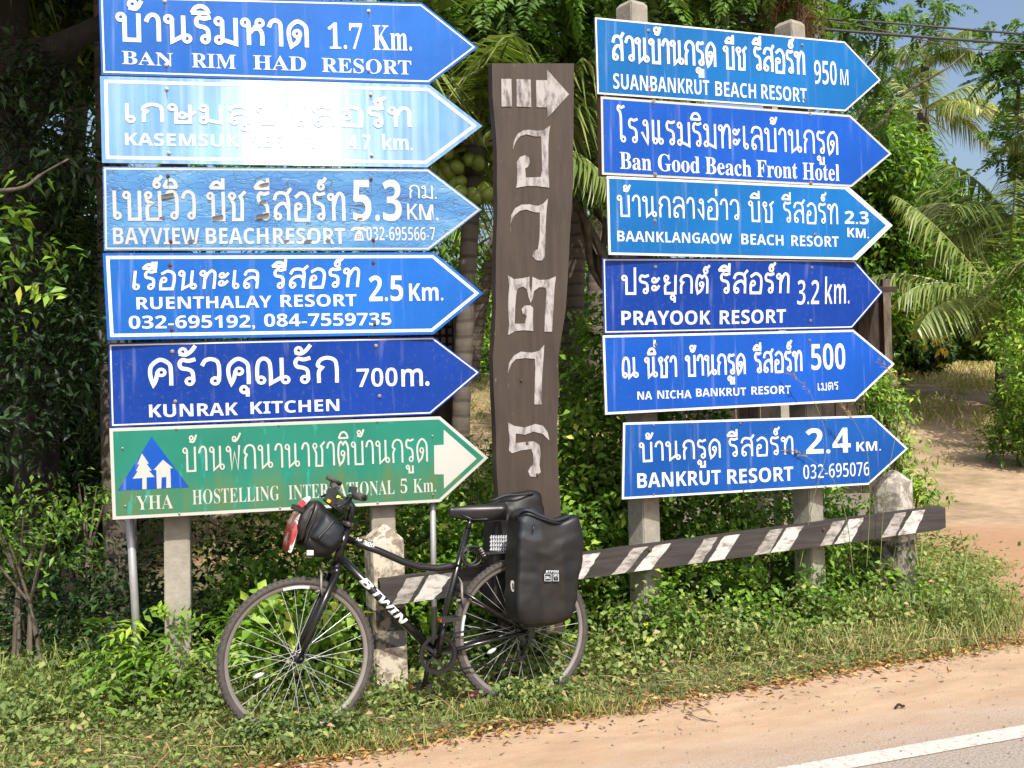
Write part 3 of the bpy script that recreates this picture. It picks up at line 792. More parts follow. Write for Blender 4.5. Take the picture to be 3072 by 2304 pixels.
s.text('บ้านกรูด', (1918, 1384), (2162, 1372), 56, 'thai', wt=.15); s.text('รีสอร์ท', (2186, 1370), (2380, 1362), 54, 'thai', wt=.15)
s.text('2.4', (2418, 1362), (2552, 1357), 76, 'sans'); s.text('KM.', (2569, 1354), (2642, 1351), 28, 'sans')
s.text('BANKRUT', (1912, 1464), (2162, 1452), 44, 'sans'); s.text('RESORT', (2182, 1452), (2380, 1441), 43, 'sans')
s.text('032-695076', (2410, 1438), (2608, 1427), 44, 'sans', off=-.02)
for b in ((1960, 1276), (2476, 1261), (2220, 1270), (1960, 1483), (2476, 1460), (2230, 1472)): s.bolt(*b, r=.004)

# ------------------------------------------------------------------ sign posts
def square_post(px_bot, px_top_x, d, w_, z_top, label, cat='post', rz=.28, mat=m_conc, name='concrete_post', group=None, chamfer=True):
    b = P(px_bot, 1900, d); yh = d
    t = P(px_top_x, 300, d)
    k = (t.x - b.x) / (t.z - b.z); x0 = b.x - b.z * k
    e = empty(name, (x0, b.y, 0), rz, label, cat, group)
    kl = k
    bm = bmesh.new(); rings = []
    for z, f in ((-.15, 1), (z_top - .025, 1), (z_top, .72)):
        rings.append([bm.verts.new((kl * z + dx * w_ * .5 * f, dy * w_ * .5 * f, z)) for dx, dy in ((-1, -1), (1, -1), (1, 1), (-1, 1))])
    for a, c in zip(rings, rings[1:]):
        for i in range(4): bm.faces.new((a[i], a[(i + 1) % 4], c[(i + 1) % 4], c[i]))
    bm.faces.new(rings[-1]); bm.faces.new(rings[0][::-1])
    bmesh.ops.bevel(bm, geom=[ed for ed in bm.edges if abs((ed.verts[0].co - ed.verts[1].co).normalized().z) > .8], offset=.006, segments=2, affect='EDGES')
    o = bm_obj('shaft', bm, mat, e)
    return e
GP = 'square concrete posts carrying the signs'
square_post(536, 520, 5.09, .125, 3.3, 'square concrete post with pitted face under the left end of the green sign', group=GP, rz=.25)
square_post(1150, 1135, 5.30, .125, 3.3, 'square concrete post behind the bollard under the green sign', group=GP, rz=.25)
square_post(1940, 1905, 5.64, .13, 3.69, 'square concrete post at the left end of the right sign stack', group=GP, rz=.62)
square_post(2438, 2370, 6.04, .13, 3.68, 'square concrete post near the arrow tips of the right sign stack', group=GP, rz=.62)
def pipe(pts, d, r, label, mat=m_galv, name='metal_pole'):
    a = P(*pts[0], d); b = P(*pts[1], d); k = (b.x - a.x) / (b.z - a.z); x0 = a.x - a.z * k
    o = MB().tube([(0, 0, -.1), (k * (b.z + .15), 0, b.z + .15)], r, 14).build(name, mat, None, True)
    o.location = (x0, a.y, 0); tag(o, label, 'pole'); return o
pipe([(408, 1850), (384, 1450)], 5.02, .020, 'thin galvanised pole under the left corner of the green sign')
pipe([(1300, 1700), (1297, 1400)], 5.30, .016, 'thin pale perforated pole under the arrow tip of the green sign')

# ------------------------------------------------------------------ carved plank
PA = Vector((.09 - .3 * math.cos(.33), 5.28 - .3 * math.sin(.33), 0)); PB = Vector((.09 + .3 * math.cos(.33), 5.28 + .3 * math.sin(.33), 0))
PS = Sign.__new__(Sign); PS.bow = 0
PS.U = (PB - PA).normalized(); PS.Nn = Vector((PS.U.y, -PS.U.x, 0)); PS.O = PA; PS.ang = math.atan2(PS.U.y, PS.U.x)
PS.org = Vector(PS.world(1590, 1600)); PS.org.z = 0
PS.e = empty('carved_plank', PS.org, PS.ang, 'tall dark brown wooden plank with an arrow and white carved Thai letters', 'wooden sign')
def plank_mat():
    m, t, p = nodes('dark_painted_wood')
    v = coords(t, (1, 1, .12)); n = noise(t, v, 22, 6, .7); n2 = noise(t, coords(t), 3, 3); n3 = noise(t, coords(t, (1, 1, .25)), 45, 4)
    c = ramp(t, n, [(.3, (.018, .0115, .0075)), (.7, (.049, .034, .0245))])
    c = mixc(t, ramp(t, n2, [(.4, wr(0)), (.75, wr(.4))]), c, (.062, .043, .031))
    c = mixc(t, ramp(t, n3, [(.68, wr(0)), (.76, wr(.55))]), c, (.26, .22, .20))
    t.links.new(c, p.inputs['Base Color']); p.inputs['Roughness'].default_value = .7
    bump(t, p, n, .5, .008); return m
m_plank = plank_mat()
def worn_white(name, a=(.62, .60, .60), b=(.16, .14, .13), lo=.36, hi=.50, st=(1, 1, .35), sc_=26):
    m, t, p = nodes(name)
    v = coords(t, st); n = noise(t, v, sc_, 6, .7)
    c = ramp(t, n, [(lo, b), (hi, a)]); t.links.new(c, p.inputs['Base Color']); p.inputs['Roughness'].default_value = .8
    bump(t, p, n, .4, .004); return m
m_pw = worn_white('worn_letter_paint', (.33, .315, .315), (.09, .082, .08), .36, .54)
ledge = [(1476, 190), (1478, 300), (1490, 430), (1492, 600), (1488, 760), (1488, 900), (1484, 1000), (1478, 1080), (1482, 1180), (1488, 1300), (1490, 1420), (1498, 1560), (1505, 1900)]
redge = [(1722, 190), (1722, 300), (1720, 430), (1720, 560), (1710, 700), (1704, 820), (1700, 900), (1690, 980), (1674, 1080), (1676, 1180), (1670, 1300), (1676, 1420), (1684, 1560), (1690, 1900)]
bm = bmesh.new(); A_ = []
def tab(edge, n=34):
    q = [PS.loc(*p) for p in edge]; zs = [a[1] for a in q]; xs = [a[0] for a in q]; z = np.linspace(zs[0], zs[-1], n)
    return [(float(np.interp(-k, [-a for a in zs], xs)) + .004 * mnoise.noise((k * 9, xs[0], 0)), float(k)) for k in z]
le, re_ = tab(ledge), tab(redge)
LV = [bm.verts.new((a[0], 0, a[1])) for a in le]; RV = [bm.verts.new((a[0], 0, a[1])) for a in re_]
LB = [bm.verts.new((a[0] - .006, .05, a[1])) for a in le]; RB = [bm.verts.new((a[0], .05, a[1])) for a in re_]
for i in range(len(le) - 1):
    for q in ((LV[i], LV[i + 1], RV[i + 1], RV[i]), (LB[i], RB[i], RB[i + 1], LB[i + 1]), (LV[i], LB[i], LB[i + 1], LV[i + 1]), (RV[i], RV[i + 1], RB[i + 1], RB[i])): bm.faces.new(q)
bm.faces.new((LV[0], RV[0], RB[0], LB[0])); bm.faces.new((LV[-1], LB[-1], RB[-1], RV[-1]))
bmesh.ops.recalc_face_normals(bm, faces=bm.faces[:])
bm_obj('board', bm, m_plank, PS.e)
def carved(name, pts, ox, oy, sc_=2.0741, smooth=True):
    """outline (pixels of an enlarged crop) as a slightly proud letter"""
    q = [PS.loc(ox + p[0] / sc_, oy + p[1] / sc_) for p in pts]
    bm = bmesh.new(); a = [bm.verts.new((x, -.004, z)) for x, z in q]; b = [bm.verts.new((x, .002, z)) for x, z in q]; n = len(q)
    bm.faces.new(a); 
    for i in range(n): bm.faces.new((a[i], a[(i + 1) % n], b[(i + 1) % n], b[i]))
    bmesh.ops.recalc_face_normals(bm, faces=bm.faces[:])
    for f in bm.faces:
        if len(f.verts) > 4 and f.normal.y > 0: f.normal_flip()
    bmesh.ops.triangulate(bm, faces=[f for f in bm.faces if len(f.verts) > 4])
    return bm_obj(name, bm, m_pw, PS.e)
C1, C2 = (1270, 0), (1270, 700); S1, S2 = 1203 / 580, 1069 / 580
carved('arrow_bar', [(484, 492), (546, 492), (550, 664), (486, 664)], *C1, S1)
carved('arrow_bar', [(578, 494), (666, 496), (670, 668), (580, 664)], *C1, S1)
carved('arrow_head', [(700, 500), (770, 500), (768, 434), (905, 588), (772, 734), (768, 670), (702, 668)], *C1, S1)
carved('carved_letter', [(556, 930), (562, 880), (585, 835), (620, 812), (660, 808), (700, 815), (745, 812), (788, 782), (780, 830), (776, 900), (776, 1060), (782, 1168),
        (700, 1158), (640, 1158), (575, 1170), (582, 1140), (584, 1080), (580, 1010), (600, 978), (630, 966), (655, 980), (662, 1010), (648, 1040), (632, 1050), (636, 1105), (690, 1104), (730, 1102), (736, 1060), (736, 950), (732, 850),
        (690, 850), (640, 836), (600, 850), (575, 880)], *C1, S1)
carved('carved_letter', [(540, 1392), (546, 1340), (570, 1296), (610, 1274), (660, 1272), (710, 1282), (745, 1268), (774, 1236), (766, 1300), (760, 1400), (758, 1520), (752, 1600), (735, 1622), (700, 1620), (678, 1595), (684, 1562), (712, 1552), (722, 1480), (724, 1400), (724, 1322),
        (690, 1322), (640, 1304), (600, 1312), (566, 1340)], *C1, S1)
carved('carved_letter', [(466, 232), (500, 254), (550, 248), (586, 240), (584, 290), (595, 330), (600, 290), (602, 240), (640, 258), (690, 256), (732, 238), (724, 300), (718, 420), (710, 544), (668, 544), (672, 430), (680, 320), (672, 300), (640, 298), (610, 320),
        (604, 360), (592, 384), (580, 350), (572, 310), (550, 294), (520, 306), (512, 340), (506, 420), (504, 500), (560, 500), (568, 458), (548, 445), (542, 420), (560, 400), (590, 398), (606, 412), (604, 480), (606, 540), (560, 536), (510, 540), (466, 564), (474, 500), (466, 400), (474, 290)], *C2, S2)
carved('carved_letter', [(466, 774), (472, 720), (500, 676), (540, 654), (600, 660), (640, 650), (668, 616), (662, 700), (654, 820), (652, 946), (612, 946), (616, 820), (618, 740), (616, 694), (560, 690), (510, 696), (486, 722)], *C2, S2)
carved('carved_letter', [(468, 1046), (500, 1064), (560, 1074), (620, 1054), (660, 1064), (686, 1100), (696, 1146), (660, 1110), (610, 1096), (560, 1114), (510, 1106), (508, 1160), (560, 1154), (610, 1150), (640, 1170), (648, 1220), (640, 1280), (648, 1320), (620, 1346), (590, 1344), (578, 1316), (592, 1292), (606, 1280), (606, 1220), (596, 1192), (540, 1200), (488, 1216), (472, 1200), (476, 1140), (470, 1090)], *C2, S2)
for q in ((540, 812), (572, 1160), (628, 1334)):
    x, z = PS.loc(1270 + q[0] / S2, 700 + q[1] / S2)
    o = MB().tube([(0, -.0045, 0), (0, -.010, 0)], [.008, .006], 10).build('nail', m_rust, PS.e); o.location = (x, 0, z)

# ------------------------------------------------------------------ barrier rail and bollards
RA = Vector((-.55, 4.985, 0)); RB_ = Vector((2.70, 6.20, 0)); ru = (RB_ - RA).normalized(); rlen = (RB_ - RA).length
RS = Sign.__new__(Sign); RS.bow = 0; RS.U = ru; RS.Nn = Vector((ru.y, -ru.x, 0)); RS.O = RA; RS.ang = math.atan2(ru.y, ru.x); RS.org = RA.copy()
RS.e = empty('barrier_rail', RA, RS.ang, 'weathered timber rail with slanted white stripes behind the bicycle', 'barrier')
m_rail = worn_white('weathered_timber', (.058, .049, .044), (.014, .012, .0115), .34, .72, (.10, 1, 1.2), 26)
m_rail2 = worn_white('stripe_paint', (.50, .49, .465), (.16, .135, .12), .36, .52, (.3, 1, 1), 34)
m_rail3 = worn_white('thin_stripe_paint', (.36, .34, .32), (.11, .095, .085), .38, .58, (.3, 1, 1), 34)
tl, tr = RS.loc(1213, 1733), RS.loc(2836, 1518); bl, br = RS.loc(1213, 1812), RS.loc(2838, 1588)
bm = bmesh.new(); nseg = 60; rows = []
for i in range(nseg + 1):
    f = i / nseg; x = bl[0] - .12 + (br[0] - bl[0] + .12) * f; zt = tl[1] + (tr[1] - tl[1]) * f; zb = bl[1] + (br[1] - bl[1]) * f
    j = lambda k: .003 * mnoise.noise((i * .6, k, 3))
    endc = .012 if i in (0, nseg) else 0
    rows.append([bm.verts.new((x, 0, zb + j(1) + endc)), bm.verts.new((x, 0, zt + j(2) - endc)), bm.verts.new((x, .055, zt + j(3))), bm.verts.new((x, .055, zb + j(4)))])
for a, b in zip(rows, rows[1:]):
    for i in range(4): bm.faces.new((a[i], b[i], b[(i + 1) % 4], a[(i + 1) % 4]))
bm.faces.new(rows[0]); bm.faces.new(rows[-1][::-1]); bmesh.ops.recalc_face_normals(bm, faces=bm.faces[:])
bm_obj('beam', bm, m_rail, RS.e)
def z6(x, y): return (1700 + x / 1.6122, 1380 + y / 1.6122)
def z5(x, y): return (600 + x / 1.8433, 1400 + y / 1.8433)
def rail_stripe(t0, t1, b0, b1, mat, zf):
    q = [RS.loc(*zf(*p)) for p in (t0, t1, b1, b0)]
    def clampz(x, top):
        f = (x - bl[0]) / (br[0] - bl[0]); return (tl[1] + (tr[1] - tl[1]) * f - .004) if top else (bl[1] + (br[1] - bl[1]) * f + .004)
    q = [(q[0][0], clampz(q[0][0], 1)), (q[1][0], clampz(q[1][0], 1)), (q[2][0], clampz(q[2][0], 0)), (q[3][0], clampz(q[3][0], 0))]
    n = 7; V = []; Fc = []
    for i in range(n + 1):
        f = i / n; jz = .006
        for a, b, sgn in ((q[0], q[3], -1), (q[1], q[2], 1)):
            V.append((a[0] + (b[0] - a[0]) * f + RG.normal() * .0035, -.0035, a[1] + (b[1] - a[1]) * f))
        if i: Fc.append((2 * i - 2, 2 * i, 2 * i + 1, 2 * i - 1))
    mesh('painted_stripe', V, Fc, mat, RS.e)
for t0, t1, b0, b1, mt in ((35, 160, -25, 78, m_rail2), (318, 388, 218, 284, m_rail3), (425, 505, 322, 408, m_rail2), (668, 730, 580, 650, m_rail3), (762, 838, 682, 760, m_rail2),
                           (985, 1045, 905, 980, m_rail3), (1068, 1146, 984, 1076, m_rail2), (1290, 1350, 1225, 1285, m_rail3), (1370, 1440, 1296, 1378, m_rail2), (1590, 1645, 1520, 1590, m_rail3), (1674, 1740, 1604, 1688, m_rail2)):
    rail_stripe((t0, 400), (t1, 400), (b0, 480), (b1, 480), mt, z6)
rail_stripe((1140, 600), (1240, 600), (1060, 760), (1150, 760), m_rail3, z5)
rail_stripe((1270, 600), (1410, 600), (1180, 760), (1290, 760), m_rail2, z5)
for px in (1950, 2470):
    x, z = RS.loc(px, 1650 - (px - 1950) * .12)
    o = MB().tube([(0, -.003, 0), (0, -.010, 0)], [.012, .009], 8).build('bolt', m_rust, RS.e); o.location = (x, 0, z)

def bollard(pos, w_, h, rz, mat, label):
    e = empty('bollard', pos, rz, label, 'bollard', 'square bollards holding the barrier rail')
    bm = bmesh.new(); rg = []
    for z, f in ((-.2, 1.02), (h * .3, 1.0), (h * .6, 1.0), (h - .085, 1.0), (h - .07, .98), (h - .02, .42), (h, .16)):
        n = 6; r = []
        pts = []
        for k in range(4):
            a, b = ((-1, -1), (1, -1), (1, 1), (-1, 1))[k], ((1, -1), (1, 1), (-1, 1), (-1, -1))[k]
            for i in range(n): pts.append((a[0] + (b[0] - a[0]) * i / n, a[1] + (b[1] - a[1]) * i / n))
        for i, (x, y) in enumerate(pts):
            c = .93 if i % n == 0 else 1
            j = 1 + .05 * mnoise.noise((x * 3, y * 3, z * 9 + pos[0]))
            r.append(bm.verts.new((x * w_ / 2 * f * c * j, y * w_ / 2 * f * c * j, z + .004 * mnoise.noise((x * 4, y * 4, z)))))
        rg.append(r)
    for a, b in zip(rg, rg[1:]):
        for i in range(len(a)): bm.faces.new((a[i], a[(i + 1) % len(a)], b[(i + 1) % len(a)], b[i]))
    bm.faces.new(rg[-1])
    bm_obj('shaft', bm, mat, e)
    return e
m_bol = concrete_mat('bollard_paint', (.25, .21, .16), (.50, .44, .36), .48, .42, .22)
m_bol2 = concrete_mat('bollard_paint_right', (.27, .245, .205), (.46, .43, .38), .50, .50, .10)
bollard((-.69, 5.17, 0), .175, .84, .42, m_bol, 'square concrete bollard with chipped cream paint behind the bicycle frame')
bollard((2.38, 6.27, 0), .185, .935, .78, m_bol2, 'square concrete bollard at the right end of the striped rail')
# ------------------------------------------------------------------ bicycle
BA = math.radians(21.7); LEAN = math.radians(6)
e1 = Vector((math.cos(BA), math.sin(BA), 0)); aw = Vector((-math.sin(BA), math.cos(BA), 0))
e2 = Vector((0, 0, 1)) * math.cos(LEAN) + aw * math.sin(LEAN); bn = e1.cross(e2)     # bn points towards the road
HUB = P(893, 1972, 4.45); BO = HUB - e2 * .35
BM = Matrix.Identity(4)
for i in range(3): BM[i][0] = e1[i]; BM[i][1] = -bn[i]; BM[i][2] = e2[i]; BM[i][3] = BO[i]
BMi = BM.inverted()
def bl_(zx, zy, off=0.0):
    q = on_plane(*z5(zx, zy), BO + bn * off, bn); return BMi @ q
bike = empty('bicycle', BO, 0, 'black touring bicycle leaning against the barrier rail', 'bicycle'); bike.matrix_world = BM
def tubes(name, paths, mat, parent=bike, n=12):
    m = MB()
    for pts, r in paths: m.tube(pts, r, n)
    return m.build(name, mat, parent, True)
hubF = bl_(540, 1055); hubR = bl_(1780, 905)
head_b, head_t = bl_(752, 545), bl_(815, 330); BB = bl_(1297, 1030); seat_t = bl_(1480, 345)
def mid(a, b, f): return a + (b - a) * f
sj = mid(seat_t, BB, .30)
tubes('frame', [([bl_(812, 400), bl_(1000, 470), bl_(1130, 528), bl_(1210, 553), bl_(1310, 562), bl_(1380, 550), sj], .0165),
                ([bl_(775, 500), mid(bl_(775, 500), BB, .5), BB], .0205), ([seat_t, BB], .0160), ([head_b, head_t], .0205)], m_black, n=16)
tubes('seatpost', [([seat_t, bl_(1497, 290)], .0135)], m_black)
for sy in (-1, 1):
    tubes('chainstay', [([BB + Vector((.02, sy * .035, 0)), mid(BB, hubR, .5) + Vector((0, sy * .05, 0)), hubR + Vector((0, sy * .065, 0))], [.011, .010, .008])], m_black)
    tubes('seatstay', [([mid(seat_t, BB, .47) + Vector((.01, sy * .02, 0)), mid(mid(seat_t, BB, .47), hubR, .4) + Vector((0, sy * .05, 0)), hubR + Vector((0, sy * .065, 0))], .0078)], m_black)
    tubes('fork_leg', [([head_b + Vector((-.008, sy * .055, -.03)), mid(head_b, hubF, .55) + Vector((0, sy * .055, 0)), hubF + Vector((0, sy * .055, 0))], [.017, .0145, .0095])], m_black)
tubes('fork_crown', [([head_b + Vector((-.008, -.065, -.025)), head_b + Vector((-.008, .065, -.025))], .02), ([head_b + Vector((0, 0, .01)), head_b + Vector((0, 0, -.03))], .024)], m_black)
tubes('headset', [([head_t, head_t + (head_t - head_b).normalized() * .02], .026)], m_alloy)
# frame lettering wrapped on the tubes
def tube_text(txt, sty, a, b, r, size, mat=m_white, shear=.0, stretch=1.0, side=0.0):
    V, Fc = text_mesh(txt, sty, .012)
    ax = (b - a); L = ax.length; ax.normalize(); yv = Vector((0, -1, 0)); up = yv.cross(ax) * -1
    if up.z < 0: up = -up
    bm = bmesh.new(); vs = [bm.verts.new((v[0], v[1], 0)) for v in V]
    for f in Fc:
        try: bm.faces.new([vs[i] for i in f])
        except ValueError: pass
    H = caph(sty)
    for k in range(1, 6): bmesh.ops.bisect_plane(bm, geom=bm.verts[:] + bm.edges[:] + bm.faces[:], plane_co=(0, H * k / 6, 0), plane_no=(0, 1, 0))
    x0 = V[:, 0].min(); x1 = V[:, 0].max()
    for v in bm.verts:
        x = (v.co.x - x0) / (x1 - x0) * L; y = (v.co.y / H - .5) * size; g = y / r + side
        v.co = a + ax * x + up * math.sin(g) * (r + .0012) + yv * math.cos(g) * (r + .0012)
    return bm_obj('frame_lettering', bm, mat, bike)
dtA, dtB = bl_(775, 500), BB
def dt_at(zx): # point on down tube axis at crop x
    q = bl_(zx, 500 + (zx - 775) * (530 / 522)); f = (q - dtA).dot((dtB - dtA).normalized()); return dtA + (dtB - dtA).normalized() * f
tube_text('B', 'ital', dt_at(888), dt_at(945), .0205, .040); tube_text('TWIN', 'ital', dt_at(958), dt_at(1132), .0205, .040)
tube_text('M 300', 'ital', bl_(858, 398) + (bl_(1000, 470) - bl_(812, 400)) * 0, bl_(960, 440), .0165, .014, side=.1)
def wheel(hub, steer):
    w_ = bpy.data.objects.new('wheel', None); link(w_, bike); w_.location = hub; w_.rotation_euler = (0, 0, steer)
    def lathe(name, prof, mat, n=96):
        V, Fc = [], []; k = len(prof)
        for i in range(n):
            a = 2 * math.pi * i / n
            for r, y in prof: V.append((r * math.cos(a), y, r * math.sin(a)))
        for i in range(n):
            j = (i + 1) % n
            for q in range(k): Fc.append((i * k + q, j * k + q, j * k + (q + 1) % k, i * k + (q + 1) % k))
        return mesh(name, V, Fc, mat, w_, True)
    ty = lathe('tyre', [(.334 + .0175 * math.cos(a), .0185 * math.sin(a)) for a in np.linspace(0, 2 * math.pi, 15)[:-1]], m_rubber)
    lathe('rim', [(.320, -.011), (.322, -.012), (.322, -.009), (.312, -.008), (.308, -.004), (.308, .004), (.312, .008), (.322, .009), (.322, .012), (.320, .011), (.308, .011), (.303, .006), (.303, -.006), (.308, -.011)], m_alloy)
    kb = MB()
    for i in range(84):
        for row, sy in ((.0, -1), (.5, 1), (.25, 0)):
            a = 2 * math.pi * (i + row) / 84; yy = sy * .0135; rr = .3515 if sy == 0 else .3460
            kb.box((rr * math.cos(a), yy, rr * math.sin(a)), .006, .009, .010, Matrix.Rotation(-a, 3, 'Y'))
    o = kb.build('tread', m_rubber, w_); o['kind'] = 'stuff'
    tubes('hub', [([(0, -.05, 0), (0, .05, 0)], .012), ([(0, -.034, 0), (0, -.030, 0)], .024), ([(0, .030, 0), (0, .034, 0)], .024), ([(0, -.075, 0), (0, -.05, 0)], .008)], m_plastic, w_)
    sp = None
    for i in range(32):
        a = 2 * math.pi * i / 32; sy = -1 if i % 2 else 1; c = (1 if (i // 2) % 2 else -1) * 1.15
        p0 = Vector((.022 * math.cos(a + c), sy * .031, .022 * math.sin(a + c))); p1 = Vector((.305 * math.cos(a), sy * .002, .305 * math.sin(a)))
        MB().tube([p0, p1], .0010, 5).build('spoke', m_spoke, w_)
    return w_
wF = wheel(hubF, math.radians(4)); wR = wheel(hubR, 0)
m_refl = simple('reflector_plastic', (.70, .72, .78), .15, .4, .2, 90)
# spoke reflectors and rim labels
def rim_label(wobj, a0, a1, mat):
    V, Fc = [], []
    for i in range(9):
        a = a0 + (a1 - a0) * i / 8
        for r in (.3035, .316): V.append((r * math.cos(a), -.0142, r * math.sin(a)))
        if i: Fc.append((2 * i - 2, 2 * i, 2 * i + 1, 2 * i - 1))
    mesh('rim_label', V, Fc, mat, wobj)
m_pale = sign_mat('pale_label', (.45, .50, .55), .4, .1, 0)
rim_label(wF, math.radians(78), math.radians(100), m_pale); rim_label(wR, math.radians(160), math.radians(178), m_pale)
for wo, a in ((wF, math.radians(196)), (wR, math.radians(204))):
    p0 = Vector((.16 * math.cos(a), -.02, .16 * math.sin(a))); p1 = Vector((.21 * math.cos(a), -.016, .21 * math.sin(a)))
    MB().tube([p0, mid(p0, p1, .3), mid(p0, p1, .7), p1], [.003, .010, .011, .003], 10).build('spoke_reflector', m_refl, wo, True)
# drivetrain
ring = bl_(1262, 1010, .045)
def ring_obj(name, c, r0, r1, y, th, mat, teeth=0, parent=bike):
    V, Fc = [], []; n = max(48, teeth * 2)
    for i in range(n):
        a = 2 * math.pi * i / n; rr = r1 + (.004 if teeth and i % 2 else 0)
        for r, yy in ((r0, -th / 2), (rr, -th / 2), (rr, th / 2), (r0, th / 2)): V.append((c[0] + r * math.cos(a), c[1] + yy, c[2] + r * math.sin(a)))
    for i in range(n):
        j = (i + 1) % n
        for q in range(4): Fc.append((4 * i + q, 4 * j + q, 4 * j + (q + 1) % 4, 4 * i + (q + 1) % 4))
    return mesh(name, V, Fc, mat, parent)
BBr = Vector((BB.x, -.045, BB.z)); m_steel = simple('dark_steel', (.05, .05, .05), .35, .8, .2, 30)
ring_obj('chainring', BBr, .070, .083, 0, .004, m_steel, 46); ring_obj('chain_guard', BBr + Vector((0, -.012, 0)), .074, .090, 0, .004, m_black)
for k in range(5):
    a = k * 2 * math.pi / 5; MB().box(BBr + Vector((.04 * math.cos(a), 0, .04 * math.sin(a))), .07, .006, .013, Matrix.Rotation(-a, 3, 'Y')).build('crank_spider', m_steel, bike)
tubes('bottom_bracket', [([BB + Vector((0, -.05, 0)), BB + Vector((0, .05, 0))], .022)], m_black)
pd = bl_(1372, 872, .13); cdir = (Vector((pd.x, 0, pd.z)) - Vector((BB.x, 0, BB.z))).normalized()
cr1 = BB + cdir * .17 + Vector((0, -.075, 0)); cr2 = BB - cdir * .17 + Vector((0, .075, 0))
tubes('crank', [([BB + Vector((0, -.065, 0)), cr1], [.014, .011])], m_black); tubes('crank', [([BB + Vector((0, .065, 0)), cr2], [.014, .011])], m_black)
for c, sy in ((cr1, -1), (cr2, 1)):
    m = MB(); c2_ = c + Vector((0, sy * .055, 0))
    m.tube([c, c + Vector((0, sy * .1, 0))], .007, 8)
    for dx in (-.038, .038): m.box(c2_ + Vector((dx, 0, 0)), .012, .085, .022)
    for dy in (-.04, .0, .04): m.box(c2_ + Vector((0, dy, 0)), .066, .008, .018)
    pdl = m.build('pedal', m_plastic, bike)
    MB().box(c2_ + Vector((-.0455, 0, 0)), .003, .05, .014).build('pedal_reflector', simple('amber', (.6, .16, .02), .2), pdl)
ch = []
for k in range(60):
    t = k / 60
    ch.append(t)
cog = hubR + Vector((0, -.04, 0))
ring_obj('cassette', cog, .012, .045, 0, .03, m_steel, 20)
jock = hubR + Vector((-.03, -.045, -.11))
tubes('derailleur', [([hubR + Vector((0, -.055, -.02)), hubR + Vector((.01, -.06, -.05)), jock], .009)], m_plastic)
ring_obj('jockey_wheel', jock, .004, .020, 0, .008, m_plastic, 11); ring_obj('jockey_wheel', jock + Vector((.03, 0, .06)), .004, .020, 0, .008, m_plastic, 11)
chain = [BBr + Vector((math.cos(a) * .083, 0, math.sin(a) * .083)) for a in np.linspace(1.5, 4.7, 16)]
tubes('chain', [([cog + Vector((0, 0, .045))] + chain + [jock + Vector((0, 0, -.02))], .0045)], m_steel, n=6)
# brakes
for hb, top in ((hubF, 1), (hubR, 0)):
    ax = (head_b - hubF).normalized() if top else (mid(seat_t, BB, .47) - hubR).normalized()
    c = hb + ax * .335
    for sy in (-1, 1):
        tubes('brake_arm', [([c + Vector((-.03, sy * .034, -.04)), c + Vector((-.035, sy * .036, .0)), c + Vector((-.03, sy * .03, .065))], .006), ([c + Vector((-.02, sy * .018, -.012)), c + Vector((-.06, sy * .02, -.02))], .006)], m_alloy if sy < 0 else m_black)
    tubes('brake_noodle', [([c + Vector((-.03, -.03, .065)), c + Vector((-.035, -.0, .09)), c + Vector((-.03, .03, .065))], .003)], m_alloy)
# cockpit
ht = head_t; stem = [ht, bl_(832, 268), bl_(842, 225), bl_(812, 190)]
tubes('stem', [(stem, [.018, .018, .018, .020])], m_black)
bc = stem[-1]
near = [bc, bl_(822, 168, .06), bl_(842, 160, .12), bl_(868, 163, .19), bl_(907, 171, .28)]
far = [bc, bl_(785, 170, -.06), bl_(768, 150, -.13), bl_(752, 125, -.2), bl_(735, 98, -.27)]
tubes('handlebar', [(near[::-1] + far[1:], .0125)], m_black)
tubes('grip', [([mid(near[3], near[4], -.25), near[4]], .0175)], m_rubber, n=16); tubes('grip', [([far[3], far[4]], .0175)], m_rubber, n=16)
tubes('bar_end', [([far[4], bl_(775, 95, -.27), bl_(705, 58, -.24)], .012)], m_rubber)
for a, o_ in ((bl_(790, 205, .12), .12), (bl_(738, 150, -.14), -.14)):
    MB().box(a, .06, .04, .032, Matrix.Rotation(.5, 3, 'Y')).build('shifter', m_plastic, bike)
tubes('brake_lever', [([bl_(832, 178, .14), bl_(800, 205, .17), bl_(760, 222, .22)], [.009, .006, .004])], m_plastic)
tubes('brake_lever', [([bl_(755, 140, -.16), bl_(710, 150, -.18), bl_(668, 168, -.2)], [.009, .007, .005])], m_plastic)
MB().box(bl_(742, 205, .03), .10, .05, .035, Matrix.Rotation(.75, 3, 'Y')).build('handlebar_mount', m_plastic, bike)
MB().box(bl_(845, 128, .05), .034, .03, .028, Matrix.Rotation(.2, 3, 'Y')).build('bell', m_plastic, bike)
m_yel = simple('yellow_tag', (.75, .38, .01), .4); m_lime = simple('lime_tag', (.50, .62, .02), .4)
for q, mt in (((712, 190, .07), m_yel), ((765, 168, .06), m_lime), ((778, 182, .06), m_lime)):
    MB().box(bl_(*q), .016, .01, .014, Matrix.Rotation(.5, 3, 'Y')).build('shifter_tag', mt, bike)
for k, (a, b, c) in enumerate(((bl_(790, 205, .14), bl_(775, 330, .08), bl_(790, 420, .02)), (bl_(745, 160, -.1), bl_(800, 300, -.04), bl_(800, 420, .0)), (bl_(800, 200, .12), bl_(835, 320, .07), bl_(800, 460, .02)))):
    tubes('cable', [(catmull([a, mid(a, b, .6) + Vector((.01, 0, .02)), b, c], 5), .0026)], m_plastic, n=6)
